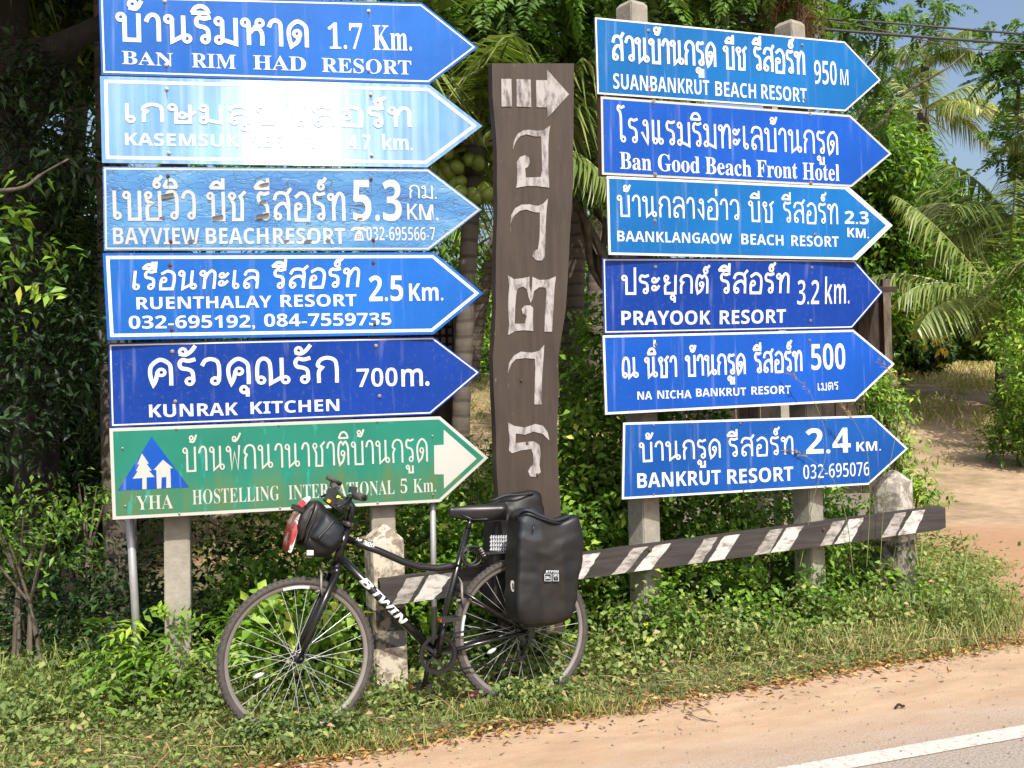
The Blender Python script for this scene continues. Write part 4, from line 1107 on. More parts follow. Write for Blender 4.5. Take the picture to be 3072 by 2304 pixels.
# saddle
nose, rear = bl_(1376, 245), bl_(1682, 235); SV, SF = [], []; ns = 18
for i in range(ns + 1):
    t = i / ns; c = mid(nose, rear, t); wd = .016 + .062 * (t ** 2.1) * (1 if t < .92 else 1 - (t - .92) * 6); dp = .022 + .022 * math.sin(min(1, t * 1.1) * math.pi * .6)
    zc = .014 * math.sin(t * math.pi) * -.4 + (.012 if t < .1 else 0) * 0
    for k in range(14):
        a = 2 * math.pi * k / 14; s_ = math.sin(a)
        SV.append((c.x, math.cos(a) * wd * (1 if s_ > -.2 else .8), c.z + zc + s_ * (dp * .8 if s_ > 0 else dp * 1.3)))
for i in range(ns):
    for k in range(14): SF.append((i * 14 + k, i * 14 + (k + 1) % 14, (i + 1) * 14 + (k + 1) % 14, (i + 1) * 14 + k))
SF += [tuple(range(14))[::-1], tuple(ns * 14 + k for k in range(14))]
mesh('saddle', SV, SF, simple('saddle_skin', (.012, .012, .013), .38, 0, .2, 20), bike, True)
tubes('saddle_rail', [([mid(nose, rear, .2) + Vector((0, .02, -.02)), mid(nose, rear, .4) + Vector((0, .02, -.045)), mid(nose, rear, .75) + Vector((0, .02, -.045)), mid(nose, rear, .9) + Vector((0, .03, -.02))], .0035),
                      ([mid(nose, rear, .2) + Vector((0, -.02, -.02)), mid(nose, rear, .4) + Vector((0, -.02, -.045)), mid(nose, rear, .75) + Vector((0, -.02, -.045)), mid(nose, rear, .9) + Vector((0, -.03, -.02))], .0035)], m_steel)
# rack
rk = bl_(1600, 480); rz = rk.z
tubes('rear_rack', [([Vector((rk.x - .02, -.05, rz)), Vector((hubR.x + .16, -.06, rz))], .005), ([Vector((rk.x - .02, .05, rz)), Vector((hubR.x + .16, .06, rz))], .005),
    ([Vector((rk.x - .02, -.05, rz)), Vector((rk.x - .035, 0, rz)), Vector((rk.x - .02, .05, rz))], .005), ([Vector((rk.x, 0, rz)), Vector((sj.x + .02, 0, sj.z - .02))], .005),
    ([Vector((hubR.x - .02, -.06, rz)), hubR + Vector((0, -.07, .02))], .005), ([Vector((hubR.x - .02, .06, rz)), hubR + Vector((0, .07, .02))], .005),
    ([Vector((hubR.x + .12, -.06, rz)), hubR + Vector((.01, -.07, .02))], .005), ([Vector((hubR.x + .12, .06, rz)), hubR + Vector((.01, .07, .02))], .005),
    ([Vector((rk.x + .1, -.05, rz)), Vector((rk.x + .1, .05, rz))], .004), ([Vector((rk.x + .25, -.05, rz)), Vector((rk.x + .25, .05, rz))], .004)], m_plastic, n=8)

def bike_thing(name, base, label, cat, group=None):
    e = empty(name, (0, 0, 0), 0, label, cat, group); e.matrix_world = BM @ Matrix.Translation(base); return e
def pillow(name, prof, y0, y1, bev, mat, parent, base, amp=.006, seed=0, rings=6, freq=9):
    """bag body: side outline (local x,z) swept from y0 to y1 with rounded edges and creases"""
    q = [Vector((p[0], 0, p[1])) for p in prof]; cl = catmull(q + [q[0]], 6)[:-1]; n = len(cl)
    c = sum(cl, Vector()) / n; R = sum((p - c).length for p in cl) / n; yc = (y0 + y1) / 2; H = (y1 - y0) / 2
    rows = []
    for side in (-1, 1):
        seq = [(f, H) for f in np.linspace(0, 1 - bev / R, 13)[:-1]] + [(1 - bev / R * (1 - math.sin(g)), H - bev * (1 - math.cos(g))) for g in np.linspace(0, math.pi / 2, rings)]
        if side == 1: seq = seq[::-1]
        rows += [(f, side * h) for f, h in seq]
    V, Fc = [], []
    for f, h in rows:
        for p in cl:
            v = c + (p - c) * max(f, .001); bulge = .012 * (1 - f ** 2) * (1 if h > 0 else -1)
            v = Vector((v.x, yc + h + bulge, v.z))
            nz = mnoise.noise((v.x * freq + seed, v.y * freq * .7, v.z * freq)) + .5 * mnoise.noise((v.x * freq * 1.6, v.y * 3 + seed, v.z * freq * 3.4))
            nz += 1.1 * (.35 - abs(mnoise.noise((v.x * 5 + seed * 2, v.y * 3, v.z * 15 + v.x * 6)))) ** 1 - .2
            d = (p - c).normalized() * f + Vector((0, (1 if h > 0 else -1) * (1 - f * .6), 0)); V.append(v + d * nz * amp - base)
    for i in range(len(rows) - 1):
        for k in range(n): Fc.append((i * n + k, i * n + (k + 1) % n, (i + 1) * n + (k + 1) % n, (i + 1) * n + k))
    o = mesh(name, V, Fc, mat, parent, True); bm = bmesh.new(); bm.from_mesh(o.data); bmesh.ops.recalc_face_normals(bm, faces=bm.faces[:]); bm.to_mesh(o.data); bm.free()
    return o
def prof(pts, off): return [(lambda v: (v.x, v.z))(bl_(a, b, off)) for a, b in pts]
# near pannier
npro = [(1730, 310), (1742, 272), (1800, 232), (1862, 262), (1960, 292), (2035, 268), (2066, 276), (2074, 310), (2090, 380), (2093, 440), (2080, 520), (2062, 640), (2048, 750), (2025, 828), (1980, 860), (1880, 870), (1780, 868), (1726, 838), (1712, 780), (1712, 650), (1716, 520), (1722, 400)]
base = bl_(1880, 870, .16)
pn = bike_thing('pannier_bag', base, 'large black roll-top pannier on the near side of the bicycle rack', 'pannier', 'panniers on the bicycle rack')
pb = pillow('bag_body', prof(npro, .17), -.25, -.08, .032, m_fab, pn, base, .009, 1)
pb.data.materials.append(m_fab2); pb.data.materials.append(m_fab3)
xa, xb = bl_(1872, 560, .24).x - base.x, bl_(2000, 560, .24).x - base.x
for p in pb.data.polygons:
    c = p.center
    if p.normal.y < -.3:
        if xa < c.x < xb: p.material_index = 1
        if c.z > .40 - (c.x + .05) * .2 and c.x < xa + .02: p.material_index = 2
def rel(zx, zy, off): return bl_(zx, zy, off) - base
tubes('roll_closure', [(catmull([rel(1745, 275, .20), rel(1800, 240, .24), rel(1880, 270, .255), rel(1960, 298, .25), rel(2040, 276, .23), rel(2064, 285, .17)], 5), .008)], m_fab3, pn)
tubes('roll_closure', [(catmull([rel(1745, 290, .20), rel(1810, 262, .25), rel(1900, 292, .262), rel(1980, 312, .255), rel(2062, 300, .2)], 5), .006)], m_fab, pn)
tubes('strap', [(catmull([rel(1850, 262, .20), rel(1845, 330, .265), rel(1840, 360, .268)], 4), .004)], m_plastic, pn)
def flat_on(parent, base, txt, x0, x1, yb, hpx, off, mat, sty='ital'):
    a = bl_(x0, yb, off) - base; b = bl_(x1, yb, off) - base; V, Fc = text_mesh(txt, sty, .012)
    V[:, 0] = (V[:, 0] - V[:, 0].min()) / (V[:, 0].max() - V[:, 0].min()) * (b.x - a.x); V[:, 1] = V[:, 1] / caph(sty) * hpx / 1.8433 / 625
    sl = (b.z - a.z) / (b.x - a.x)
    return mesh('lettering', [(a.x + x, a.y, a.z + y + x * sl) for x, y, z in V], Fc, mat, parent)
OFF = .2715
flat_on(pn, base, 'BTWIN', 1912, 1985, 586, 12, OFF, m_pale)
def quad_on(name, parent, base, x0, y0, x1, y1, off, mat):
    q = [bl_(a, b, off) - base for a, b in ((x0, y0), (x1, y0), (x1, y1), (x0, y1))]; return mesh(name, q, [(3, 2, 1, 0)], mat, parent)
for x0, x1 in ((1905, 1943), (1951, 1984)):
    quad_on('care_label', pn, base, x0, 592, x1, 633, OFF - .0008, m_pale); quad_on('care_label_field', pn, base, x0 + 3, 595, x1 - 3, 630, OFF, m_fab)
flat_on(pn, base, '20L', 1910, 1938, 620, 13, OFF + .0008, m_pale, 'sans')
tubes('umbrella_symbol', [([bl_(1968, 606, OFF + .001) - base, bl_(1968, 624, OFF + .001) - base], .0012), (catmull([bl_(1957, 609, OFF + .001) - base, bl_(1968, 599, OFF + .001) - base, bl_(1979, 609, OFF + .001) - base], 4), .0022)], m_pale, pn, 5)
m_tag = simple('grey_loop_tag', (.28, .26, .24), .5)
V = []; q0 = rel(1727, 660, .215)
tg_ = []
for k in range(16):
    a = 2 * math.pi * k / 16; tg_.append(q0 + Vector((.010 * math.cos(a), -.006, .026 * math.sin(a))))
mesh('side_handle', tg_ + [v + Vector((0, .01, 0)) for v in tg_], [tuple(range(16))[::-1]] + [(k, (k + 1) % 16, 16 + (k + 1) % 16, 16 + k) for k in range(16)], m_tag, pn)
MB().box(q0 + Vector((0, -.008, 0)), .006, .004, .026).build('side_buckle', m_plastic, pn)
MB().box(rel(1742, 592, .20), .008, .012, .02).build('yellow_loop', m_yel, pn)
# far pannier
fpro = [(1640, 168), (1700, 148), (1845, 138), (1872, 200), (1890, 300), (1880, 500), (1850, 780), (1760, 800), (1610, 795), (1582, 720), (1584, 520), (1590, 320), (1612, 215)]
base = bl_(1700, 800, -.15)
pf = bike_thing('pannier_bag', base, 'black roll-top pannier on the far side of the bicycle rack, behind the saddle', 'pannier', 'panniers on the bicycle rack')
pillow('bag_body', prof(fpro, -.14), .07, .22, .04, m_fab, pf, base, .014, 9)
tubes('roll_closure', [(catmull([rel(1615, 190, -.06), rel(1690, 160, -.05), rel(1770, 156, -.05), rel(1845, 146, -.06)], 5), .0065)], m_fab3, pf)
rr_ = MB()
for i in range(9):
    for j in range(4):
        rr_.box(rel(1610 + i * 13.5, 388 + j * 22, -.055), .010, .006, .017, Matrix.Rotation(.4, 3, 'Y'), .6)
o = rr_.build('reflector_panel', m_refl, pf); 
# handlebar bag
hpro = [(532, 345), (548, 262), (596, 208), (640, 188), (692, 226), (745, 280), (796, 352), (790, 402), (760, 455), (696, 492), (640, 500), (590, 480), (556, 440), (556, 410), (534, 380)]
base = bl_(650, 500, 0)
hb_ = bike_thing('handlebar_bag', base, 'black handlebar bag with a map case strapped on its front', 'bag')
pillow('bag_body', prof(hpro, .05), -.11, .12, .04, m_fab, hb_, base, .007, 4)
pillow('side_pocket', prof([(640, 330), (690, 262), (745, 300), (786, 360), (770, 420), (720, 455), (650, 420), (610, 390)], .12), -.145, -.09, .025, m_fab3, hb_, base, .004, 5)
pillow('front_pocket', prof([(522, 330), (545, 255), (600, 200), (628, 196), (612, 260), (580, 330), (556, 400), (532, 380)], .05), -.125, .125, .02, m_fab2, hb_, base, .003, 6)
tubes('zip', [(catmull([rel(632, 198, .115), rel(610, 270, .135), rel(575, 350, .135), rel(560, 405, .12)], 5), .004), (catmull([rel(655, 215, .125), rel(632, 290, .13), rel(600, 360, .13), rel(582, 420, .125)], 5), .004)], m_plastic, hb_)
tubes('strap', [(catmull([rel(740, 300, .15), rel(700, 350, .155), rel(650, 400, .155)], 5), .006)], m_plastic, hb_)
quad_on('reflective_patch', hb_, base, 590, 462, 628, 490, .135, m_refl)
def map_mat():
    m, t, p = nodes('folded_map'); v = coords(t); n = noise(t, v, 28, 4)
    t.links.new(ramp(t, n, [(.40, (.30, .035, .045)), (.55, (.42, .07, .07)), (.60, (.55, .56, .52)), (.72, (.12, .26, .22))]), p.inputs['Base Color']); p.inputs['Roughness'].default_value = .25; return m
mp = [(546, 250), (556, 262), (526, 390), (502, 468), (486, 462), (492, 400), (514, 310)]
pillow('map_case', prof(mp, .06), -.10, .10, .008, map_mat(), hb_, base, .001, 7)
m_clear = simple('map_case_edge', (.60, .64, .60), .2); tubes('case_edge', [(catmull([rel(556, 262, .105), rel(525, 395, .105), rel(503, 468, .105), rel(488, 466, .105)], 5), .004)], m_clear, hb_)
pillow('rolled_paper', prof([(545, 215), (575, 180), (600, 165), (610, 180), (585, 212), (560, 232)], .05), -.08, .02, .012, m_white, hb_, base, .004, 8)
MB().box(rel(562, 205, .10), .03, .05, .02, Matrix.Rotation(-.8, 3, 'Y')).build('red_flap', simple('red_print', (.60, .03, .05), .4), hb_)
MB().box(rel(540, 230, .09), .05, .06, .022, Matrix.Rotation(.4, 3, 'Y')).build('front_strap', m_fab2, hb_)
# cable lock
base = bl_(1500, 560, .02)
lk = bike_thing('cable_lock', base, 'black coiled cable lock with number barrel hung behind the seat tube', 'bicycle lock')
c = bl_(1505, 500, .03) - base; coil = []
for k in range(90):
    a = k / 90 * 2 * math.pi * 3.2; r = .038 + .008 * math.sin(k * .13); coil.append(c + Vector((r * 1.2 * math.cos(a) + .006 * math.sin(k * .05), -.012 + k * .0004, r * math.sin(a))))
tubes('cable', [(coil, .0048)], m_plastic, lk, 8)
tubes('number_barrel', [([bl_(1545, 445, .05) - base, bl_(1570, 480, .05) - base, bl_(1582, 515, .05) - base], .011)], m_plastic, lk)
for k in range(4): tubes('number_ring', [([bl_(1549 + k * 7, 452 + k * 12, .05) - base, bl_(1551 + k * 7, 456 + k * 12, .05) - base], .0125)], m_bolt, lk)
tubes('loop', [(catmull([bl_(1450, 455, .04) - base, bl_(1490, 440, .05) - base, bl_(1545, 445, .05) - base], 5), .0048)], m_plastic, lk, 8)

# ------------------------------------------------------------------ ground and road
def ghash(x, y): return mnoise.noise((x * .35, y * .35, 3.1))
def gz(x, y):
    d = max(0.0, min(1, (y - 11.5) / 12.5)); d = d * d * (3 - 2 * d)
    m = math.exp(-(((x + .3) / 2.2) ** 2 + ((y - 19) / 4) ** 2)) * .45
    return -.01 + d * 1.6 + min(1, max(0, (y - 10) / 6)) * .10 * ghash(x, y) + m
xs = np.concatenate([[-900, -300, -120, -60], np.linspace(-30, 30, 161), [60, 120, 300, 900]])
ys = np.concatenate([[-300, -60, -15], np.linspace(-4, 46, 136), [60, 90, 150, 300, 900]])
GV = [(x, y, (gz(x, y) if y > 8.8 else -.01) + (.012 * mnoise.noise((x * 1.7, y * 1.7, 0)) if y > 8.5 else 0)) for y in ys for x in xs]; nx = len(xs)
GF = [(j * nx + i, j * nx + i + 1, (j + 1) * nx + i + 1, (j + 1) * nx + i) for j in range(len(ys) - 1) for i in range(nx - 1)]
def soil_mat():
    m, t, p = nodes('sandy_soil'); v = coords(t); n = noise(t, v, .55, 5, .6); n2 = noise(t, v, 6, 6, .65); n3 = noise(t, v, 60, 4)
    c = ramp(t, n2, [(.3, (.33, .235, .15)), (.7, (.47, .35, .235))])
    g = ramp(t, noise(t, v, .35, 6, .7), [(.50, wr(0)), (.62, wr(.85))]); c = mixc(t, g, c, (.16, .13, .065))
    sx = N(t, 'ShaderNodeSeparateXYZ'); t.links.new(v, sx.inputs[0])
    a = N(t, 'ShaderNodeMapRange'); a.inputs[1].default_value = 10.8; a.inputs[2].default_value = 8.8; t.links.new(sx.outputs[1], a.inputs[0])
    b = mixc(t, .6, a.outputs[0], n); r = ramp(t, b, [(.35, wr(0)), (.6, wr(.9))]); c = mixc(t, r, c, (.36, .215, .125))
    c = mixc(t, .25, c, ramp(t, n3, [(.3, (.2, .15, .1)), (.7, (.6, .5, .4))]), 'OVERLAY')
    t.links.new(c, p.inputs['Base Color']); p.inputs['Roughness'].default_value = .95; bump(t, p, n2, .5, .03); return m
g_ = mesh('ground', GV, GF, soil_mat(), None, True); tag(g_, kind='structure')
# road frame: origin on the soil edge, x along the road, y towards the camera side
RAng = math.radians(18.5); RO = Vector((.25, 4.50, 0))
def road_mat():
    m, t, p = nodes('dusty_asphalt'); v = coords(t); n = noise(t, v, .9, 6, .65); n2 = noise(t, v, 90, 3, .6); n3 = noise(t, coords(t, (.5, 1.5, 1)), 4, 6, .7)
    vo = N(t, 'ShaderNodeTexVoronoi'); vo.inputs['Scale'].default_value = 130; t.links.new(v, vo.inputs['Vector'])
    asp = ramp(t, n2, [(.3, (.13, .115, .10)), (.7, (.37, .33, .29))]); asp = mixc(t, ramp(t, vo.outputs['Distance'], [(.12, wr(.5)), (.25, wr(0))]), asp, (.48, .44, .40))
    dirt = ramp(t, n3, [(.25, (.29, .19, .118)), (.5, (.38, .262, .168)), (.75, (.47, .338, .222))])
    sx = N(t, 'ShaderNodeSeparateXYZ'); t.links.new(v, sx.inputs[0])
    a = N(t, 'ShaderNodeMapRange'); a.inputs[1].default_value = -.25; a.inputs[2].default_value = -1.05; t.links.new(sx.outputs[1], a.inputs[0])
    b = mixc(t, .45, a.outputs[0], n3); c = mixc(t, ramp(t, b, [(.30, wr(0)), (.72, wr(.88))]), dirt, asp)
    t.links.new(c, p.inputs['Base Color']); p.inputs['Roughness'].default_value = .9; bump(t, p, n2, .6, .006); return m
rd = mesh('road', [(-60, .35, 0), (60, .35, 0), (60, -7, 0), (-60, -7, 0)], [(3, 2, 1, 0)], road_mat()); rd.location = RO; rd.rotation_euler = (0, 0, RAng); tag(rd, kind='structure')
def line_mat():
    m, t, p = nodes('road_paint'); v = coords(t); n = noise(t, v, 38, 7, .8); n2 = noise(t, v, 3, 4)
    c = ramp(t, n, [(.36, (.22, .19, .165)), (.46, (.48, .445, .40)), (.8, (.56, .53, .49))]); t.links.new(c, p.inputs['Base Color']); p.inputs['Roughness'].default_value = .7; bump(t, p, n, .4, .004); return m
la, lb = G(2345, 2304), G(3072, 2177); lc = G(3072, 2214)
ld = (lb - la).normalized(); ln = Vector((ld.y, -ld.x, 0)); lw = abs((lc - la).dot(ln)) 
LV_ = []; LF_ = []
for i in range(161):
    p_ = la + ld * (-8 + i * .125); j1, j2 = .005 * mnoise.noise((i * .7, 1, 0)), .005 * mnoise.noise((i * .7, 9, 0))
    LV_ += [p_ + ln * j1, p_ + ln * (lw + j2)]
    if i: LF_.append((2 * i - 2, 2 * i - 1, 2 * i + 1, 2 * i))
o = mesh('edge_line', [(v.x, v.y, .004) for v in LV_], LF_, line_mat()); tag(o, kind='structure')
# verge soil sheet under the plants
EA, EB = G(900, 2292), G(3072, 1925); ed = (EB - EA).normalized(); en = Vector((-ed.y, ed.x, 0))   # en: away from the road
def edge_pt(t): return EA + ed * t
VV, VF = [], []; nr = 20
for i in range(231):
    t = -8 + i * .055 * 1.0; q0 = edge_pt(t) + en * (.03 * mnoise.noise((t * 3, 0, 0)) + .02 * mnoise.noise((t * 11, 4, 0)))
    for k in range(nr):
        dd = k / (nr - 1) * 5.2; x, y = q0.x + en.x * dd, q0.y + en.y * dd
        lim = 2.85 + (y - 5.85) * .45 + .12 * mnoise.noise((y * 3, 7, 0)) + .05 * mnoise.noise((y * 12, 3, 0))
        VV.append((min(x, lim), y, .003))
    if i:
        for k in range(nr - 1): b = (i - 1) * nr + k; VF.append((b, b + nr, b + nr + 1, b + 1))
VF = [f for f in VF if abs((VV[f[1]][0] - VV[f[0]][0])) + abs(VV[f[1]][1] - VV[f[0]][1]) > 1e-5 and (VV[f[0]][0] < 2.85 + (VV[f[0]][1] - 5.85) * .45 - .2 or VV[f[0]][0] < VV[f[1]][0] - 1e-4)]
def verge_mat():
    m, t, p = nodes('verge_litter'); v = coords(t); n = noise(t, v, 22, 6, .7); n2 = noise(t, v, 2, 3)
    c = ramp(t, n, [(.25, (.05, .05, .02)), (.5, (.14, .13, .055)), (.62, (.22, .17, .09)), (.75, (.34, .26, .16))])
    t.links.new(c, p.inputs['Base Color']); p.inputs['Roughness'].default_value = .95; bump(t, p, n, .9, .03); return m
o = mesh('verge', VV, VF, verge_mat()); tag(o, kind='structure')

# ------------------------------------------------------------------ verge plants
def verge_pts(n, dmin=.0, dmax=3.0, x0=-4.5, x1=4.2, bias=1.0):
    out = np.zeros((0, 2)); 
    while len(out) < n:
        t = RG.uniform(-5, 6, n * 2); d = dmin + (dmax - dmin) * RG.random(n * 2) ** bias
        x = EA.x + ed.x * t + en.x * d; y = EA.y + ed.y * t + en.y * d
        lim = 2.85 + (y - 5.85) * .45 + .10 * np.sin(y * 5) + .10 * RG.normal(size=len(y))
        k = (x > x0) & (x < np.minimum(x1, lim)); out = np.concatenate([out, np.stack([x, y], 1)[k]])
    return out[:n]
def patch(xy, f, seed=0):  # smooth pseudo-noise for patchiness
    x, y = xy[:, 0], xy[:, 1]
    return (np.sin(x * f + seed) * np.cos(y * f * 1.3 + seed * 2) + .6 * np.sin(x * f * 2.3 + y * f * 1.7 + seed * 3) + .4 * np.sin(x * f * 4.1 - y * f * 3.7 + seed)) / 2
n = 70000; xy = verge_pts(n, -.02, 2.6, bias=1.1); dn = rand_dirs(n); 
D = np.stack([dn[:, 0], dn[:, 1], .35 + .9 * RG.random(n)], 1); pt = patch(xy, 2.1, 1.0)
dist = (xy - np.array([EA.x, EA.y])) @ np.array([en.x, en.y])
L = (.022 + .035 * RG.random(n)) * (1 + .5 * np.clip(dist, 0, 1.5))
xq = np.clip((xy[:, 0] - 1.2) / 2, 0, 1)
o = leaves('verge_grass', np.c_[xy, np.zeros(n)], D, np.c_[RG.normal(size=(n, 2)), np.ones(n)], L, .0045 + .003 * RG.random(n), .38 + .18 * pt + .12 * RG.normal(size=n) + .10 * xq - .10 * (dist < .1), m_grass, None, tris=2, droop=.35)
tag(o, 'short mown grass growing on the verge beside the road', 'grass', kind='stuff')
n = 36000; xy = verge_pts(n, .02, 2.8, bias=.9); pt = patch(xy, 1.7, 4.0); k = RG.random(n) < np.clip(.55 + .7 * pt + .25 * (xy[:, 0] < .3), .08, 1); xy = xy[k]; n = len(xy)
dist = (xy - np.array([EA.x, EA.y])) @ np.array([en.x, en.y])
D = rand_dirs(n, .25); D[:, 2] = np.abs(D[:, 2]) * .6; hz = RG.random(n) * (.035 + .10 * np.clip(dist - .15, 0, 1.2))
L = (.020 + .018 * RG.random(n)) * (1 + .35 * np.clip(dist, 0, 1.5))
brown = np.clip(patch(xy, 3.3, 8.0), 0, 1) * (RG.random(n) < .6) * .52
o = leaves('verge_creeper', np.c_[xy, hz + .005], D, unit(np.c_[RG.normal(size=(n, 2)) * .45, np.ones(n)]), L, L * .62, .42 + .16 * RG.normal(size=n) + brown, m_cover, None)
tag(o, 'low broad-leaved creeper covering the roadside verge', 'ground cover', kind='stuff')
# straw
n = 9000; xy = verge_pts(n, .02, 1.9); near_s = np.exp(-(((xy[:, 0] - 1.6) / 1.1) ** 2 + ((xy[:, 1] - 5.55) / .5) ** 2)); k = RG.random(n) < .22 + near_s; xy = xy[k]; n = len(xy)
D = rand_dirs(n); D[:, 2] = .05 + .25 * RG.random(n)
o = leaves('dry_straw', np.c_[xy, .02 + .06 * RG.random(n)], D, np.c_[RG.normal(size=(n, 2)), np.ones(n)], .05 + .22 * RG.random(n) ** 2, .0035, RG.random(n), m_straw, None, tris=2, droop=.15)
tag(o, 'dry straw stalks lying over the verge grass', 'straw', kind='stuff')
# fallen leaves along the road edge
n = 2600; t = RG.uniform(-3.2, 5, n); dd = RG.normal(size=n) * .06 - .005; xy = np.stack([EA.x + ed.x * t + en.x * dd, EA.y + ed.y * t + en.y * dd], 1)
n2 = 1300; xy2 = verge_pts(n2, -.4, 1.6); xy = np.concatenate([xy, xy2]); n = len(xy)
D = rand_dirs(n); D[:, 2] = .1 * RG.normal(size=n); Ls = .022 + .03 * RG.random(n) ** 1.5
o = leaves('fallen_leaves', np.c_[xy, .008 + .014 * RG.random(n) + .05 * (np.arange(n) > 2600)], D, unit(np.c_[RG.normal(size=(n, 2)) * .4, np.ones(n)]), Ls, Ls * .42, RG.random(n), m_dry, None, fold=.3)
tag(o, 'yellow and brown fallen leaves drifted along the edge of the road', 'fallen leaves', kind='stuff')
# bigger leafy vines between the posts, the wheel and the rail
def low_blobs(spec): return [((x, y, z), (rx, ry, rz_)) for x, y, z, rx, ry, rz_ in spec]
o = sprigs('verge_vine', low_blobs([(-1.7, 4.95, .02, .5, .25, .22), (-1.1, 4.95, .0, .45, .2, .22), (-.50, 4.85, .0, .3, .1, .12), (-.2, 5.15, 0, .3, .2, .30), (.35, 5.2, .0, .5, .2, .26), (.95, 5.6, .02, .6, .2, .24), (1.7, 5.95, .02, .6, .2, .24), (2.4, 6.1, .02, .5, .35, .26), (2.75, 6.2, .02, .35, .3, .26), (1.3, 5.6, .0, .5, .2, .14), (2.0, 5.8, .0, .6, .25, .13), (-2.4, 4.7, .0, .5, .4, .25), (-.95, 4.25, .02, .26, .05, .14), (.08, 4.63, .02, .26, .05, .15), (-1.55, 4.85, .05, .3, .15, .30), (.75, 5.46, .05, .3, .12, .34), (1.75, 5.80, .05, .3, .10, .28), (1.2, 5.6, .0, .4, .12, .28)]),
           3300, 7, .15, .038, .024, m_cover, lit=.0, zmin=.01, shell=.9)
tag(o, 'leafy green vine tangle growing at the foot of the posts and rail', 'ground cover', kind='stuff')
# tall grass
def tall_grass(name, cx, cy, rx, ry, n, h0, h1, label, tint=.4, wd=.0048, rz0=0):
    xy = np.stack([RG.normal(cx, rx, n), RG.normal(cy, ry, n)], 1); D = rand_dirs(n); D[:, 2] = 1.1 + RG.random(n) * 1.2
    o = leaves(name, np.c_[xy, np.zeros(n)], D, np.c_[RG.normal(size=(n, 2)), np.ones(n) * .2], h0 + (h1 - h0) * RG.random(n), wd, tint + .14 * RG.normal(size=n), m_grass, None, tris=2, droop=.45)
    return tag(o, label, 'grass', kind='stuff')
tall_grass('tall_grass', 2.72, 6.2, .20, .22, 1500, .12, .42, 'tall green grass clump under the right end of the striped rail', .36)
tall_grass('tall_grass', 1.75, 5.72, .50, .16, 1700, .08, .30, 'tangled half-dry grass standing below the middle of the striped rail', .66)
tall_grass('tall_grass', 1.95, 6.5, .45, .12, 420, .5, .95, 'thin tall grass blades rising between the rail and the lowest right sign', .42, .008)
tall_grass('tall_grass', -.95, 4.36, .16, .05, 420, .03, .11, 'grass tufts hiding the foot of the front wheel', .5, .005)
tall_grass('tall_grass', .03, 4.76, .18, .05, 420, .04, .13, 'grass tufts hiding the foot of the rear wheel', .45, .005)
tall_grass('tall_grass', -2.5, 5.2, .5, .3, 900, .12, .45, 'long grass at the left corner of the verge', .3)
tall_grass('tall_grass', .95, 5.52, .28, .05, 700, .15, .42, 'weedy grass in front of the first right concrete post', .5)
tall_grass('tall_grass', 2.15, 5.98, .25, .06, 800, .15, .50, 'weedy grass in front of the second right concrete post', .5)
tall_grass('tall_grass', -1.6, 4.86, .22, .06, 500, .10, .30, 'weedy grass at the foot of the left concrete post', .45)
tall_grass('tall_grass', -.93, 4.25, .20, .03, 700, .10, .17, 'mown grass just in front of the front tyre', .55, .005)
tall_grass('tall_grass', .08, 4.64, .20, .03, 700, .10, .18, 'mown grass just in front of the rear tyre', .5, .005)
for bl3, lab in (([(-.95, 4.32, .04, .24, .06, .11), (-.80, 4.37, .03, .14, .06, .10), (-1.12, 4.27, .04, .16, .06, .12)], 'leafy ground cover swallowing the foot of the front wheel'), ([(.02, 4.71, .03, .20, .06, .10), (.16, 4.75, .03, .14, .06, .10)], 'leafy ground cover swallowing the foot of the rear wheel')):
    o = sprigs('wheel_foot_creeper', low_blobs(bl3), 420, 6, .06, .030, .019, m_cover, shell=.9, zmin=.01); tag(o, lab, 'ground cover', kind='stuff')
o = sprigs('post_foot_weed', low_blobs([(.80, 5.50, .14, .20, .07, .28), (1.78, 5.87, .14, .20, .07, .30), (2.3, 6.08, .12, .25, .07, .26), (1.3, 5.7, .1, .3, .07, .18)]), 420, 7, .13, .045, .026, m_leaf, shell=.9, zmin=.01); tag(o, 'leafy weeds hiding the feet of the right posts under the rail', 'weeds', kind='stuff')
n = 70; O = np.c_[RG.normal(-1.75, .22, n), RG.normal(4.95, .08, n), .08 + .38 * RG.random(n)]; ax = rand_dirs(n, -.1); ax[:, 1] -= .5
o = feathers('feathery_weed', O, ax, unit(np.array([0, 0, 1.0]) + rand_dirs(n) * .3), .24, 6, .34, m_leaf, None, .6, droop=.5); tag(o, 'weeds with drooping compound leaves around the thin galvanised pole', 'weeds', kind='stuff')
n = 46; O = np.c_[RG.uniform(-1.35, -.85, n), RG.normal(5.0, .06, n), .1 + .38 * RG.random(n) ** 1.5]
o = sprigs('large_leaved_weed', [((a, b, c), (.05, .05, .05)) for a, b, c in O], 120, 5, .14, .085, .045, m_leaf, lit=.22, shell=1); tag(o, 'light green large-leaved weeds seen through the front wheel', 'weeds', kind='stuff')
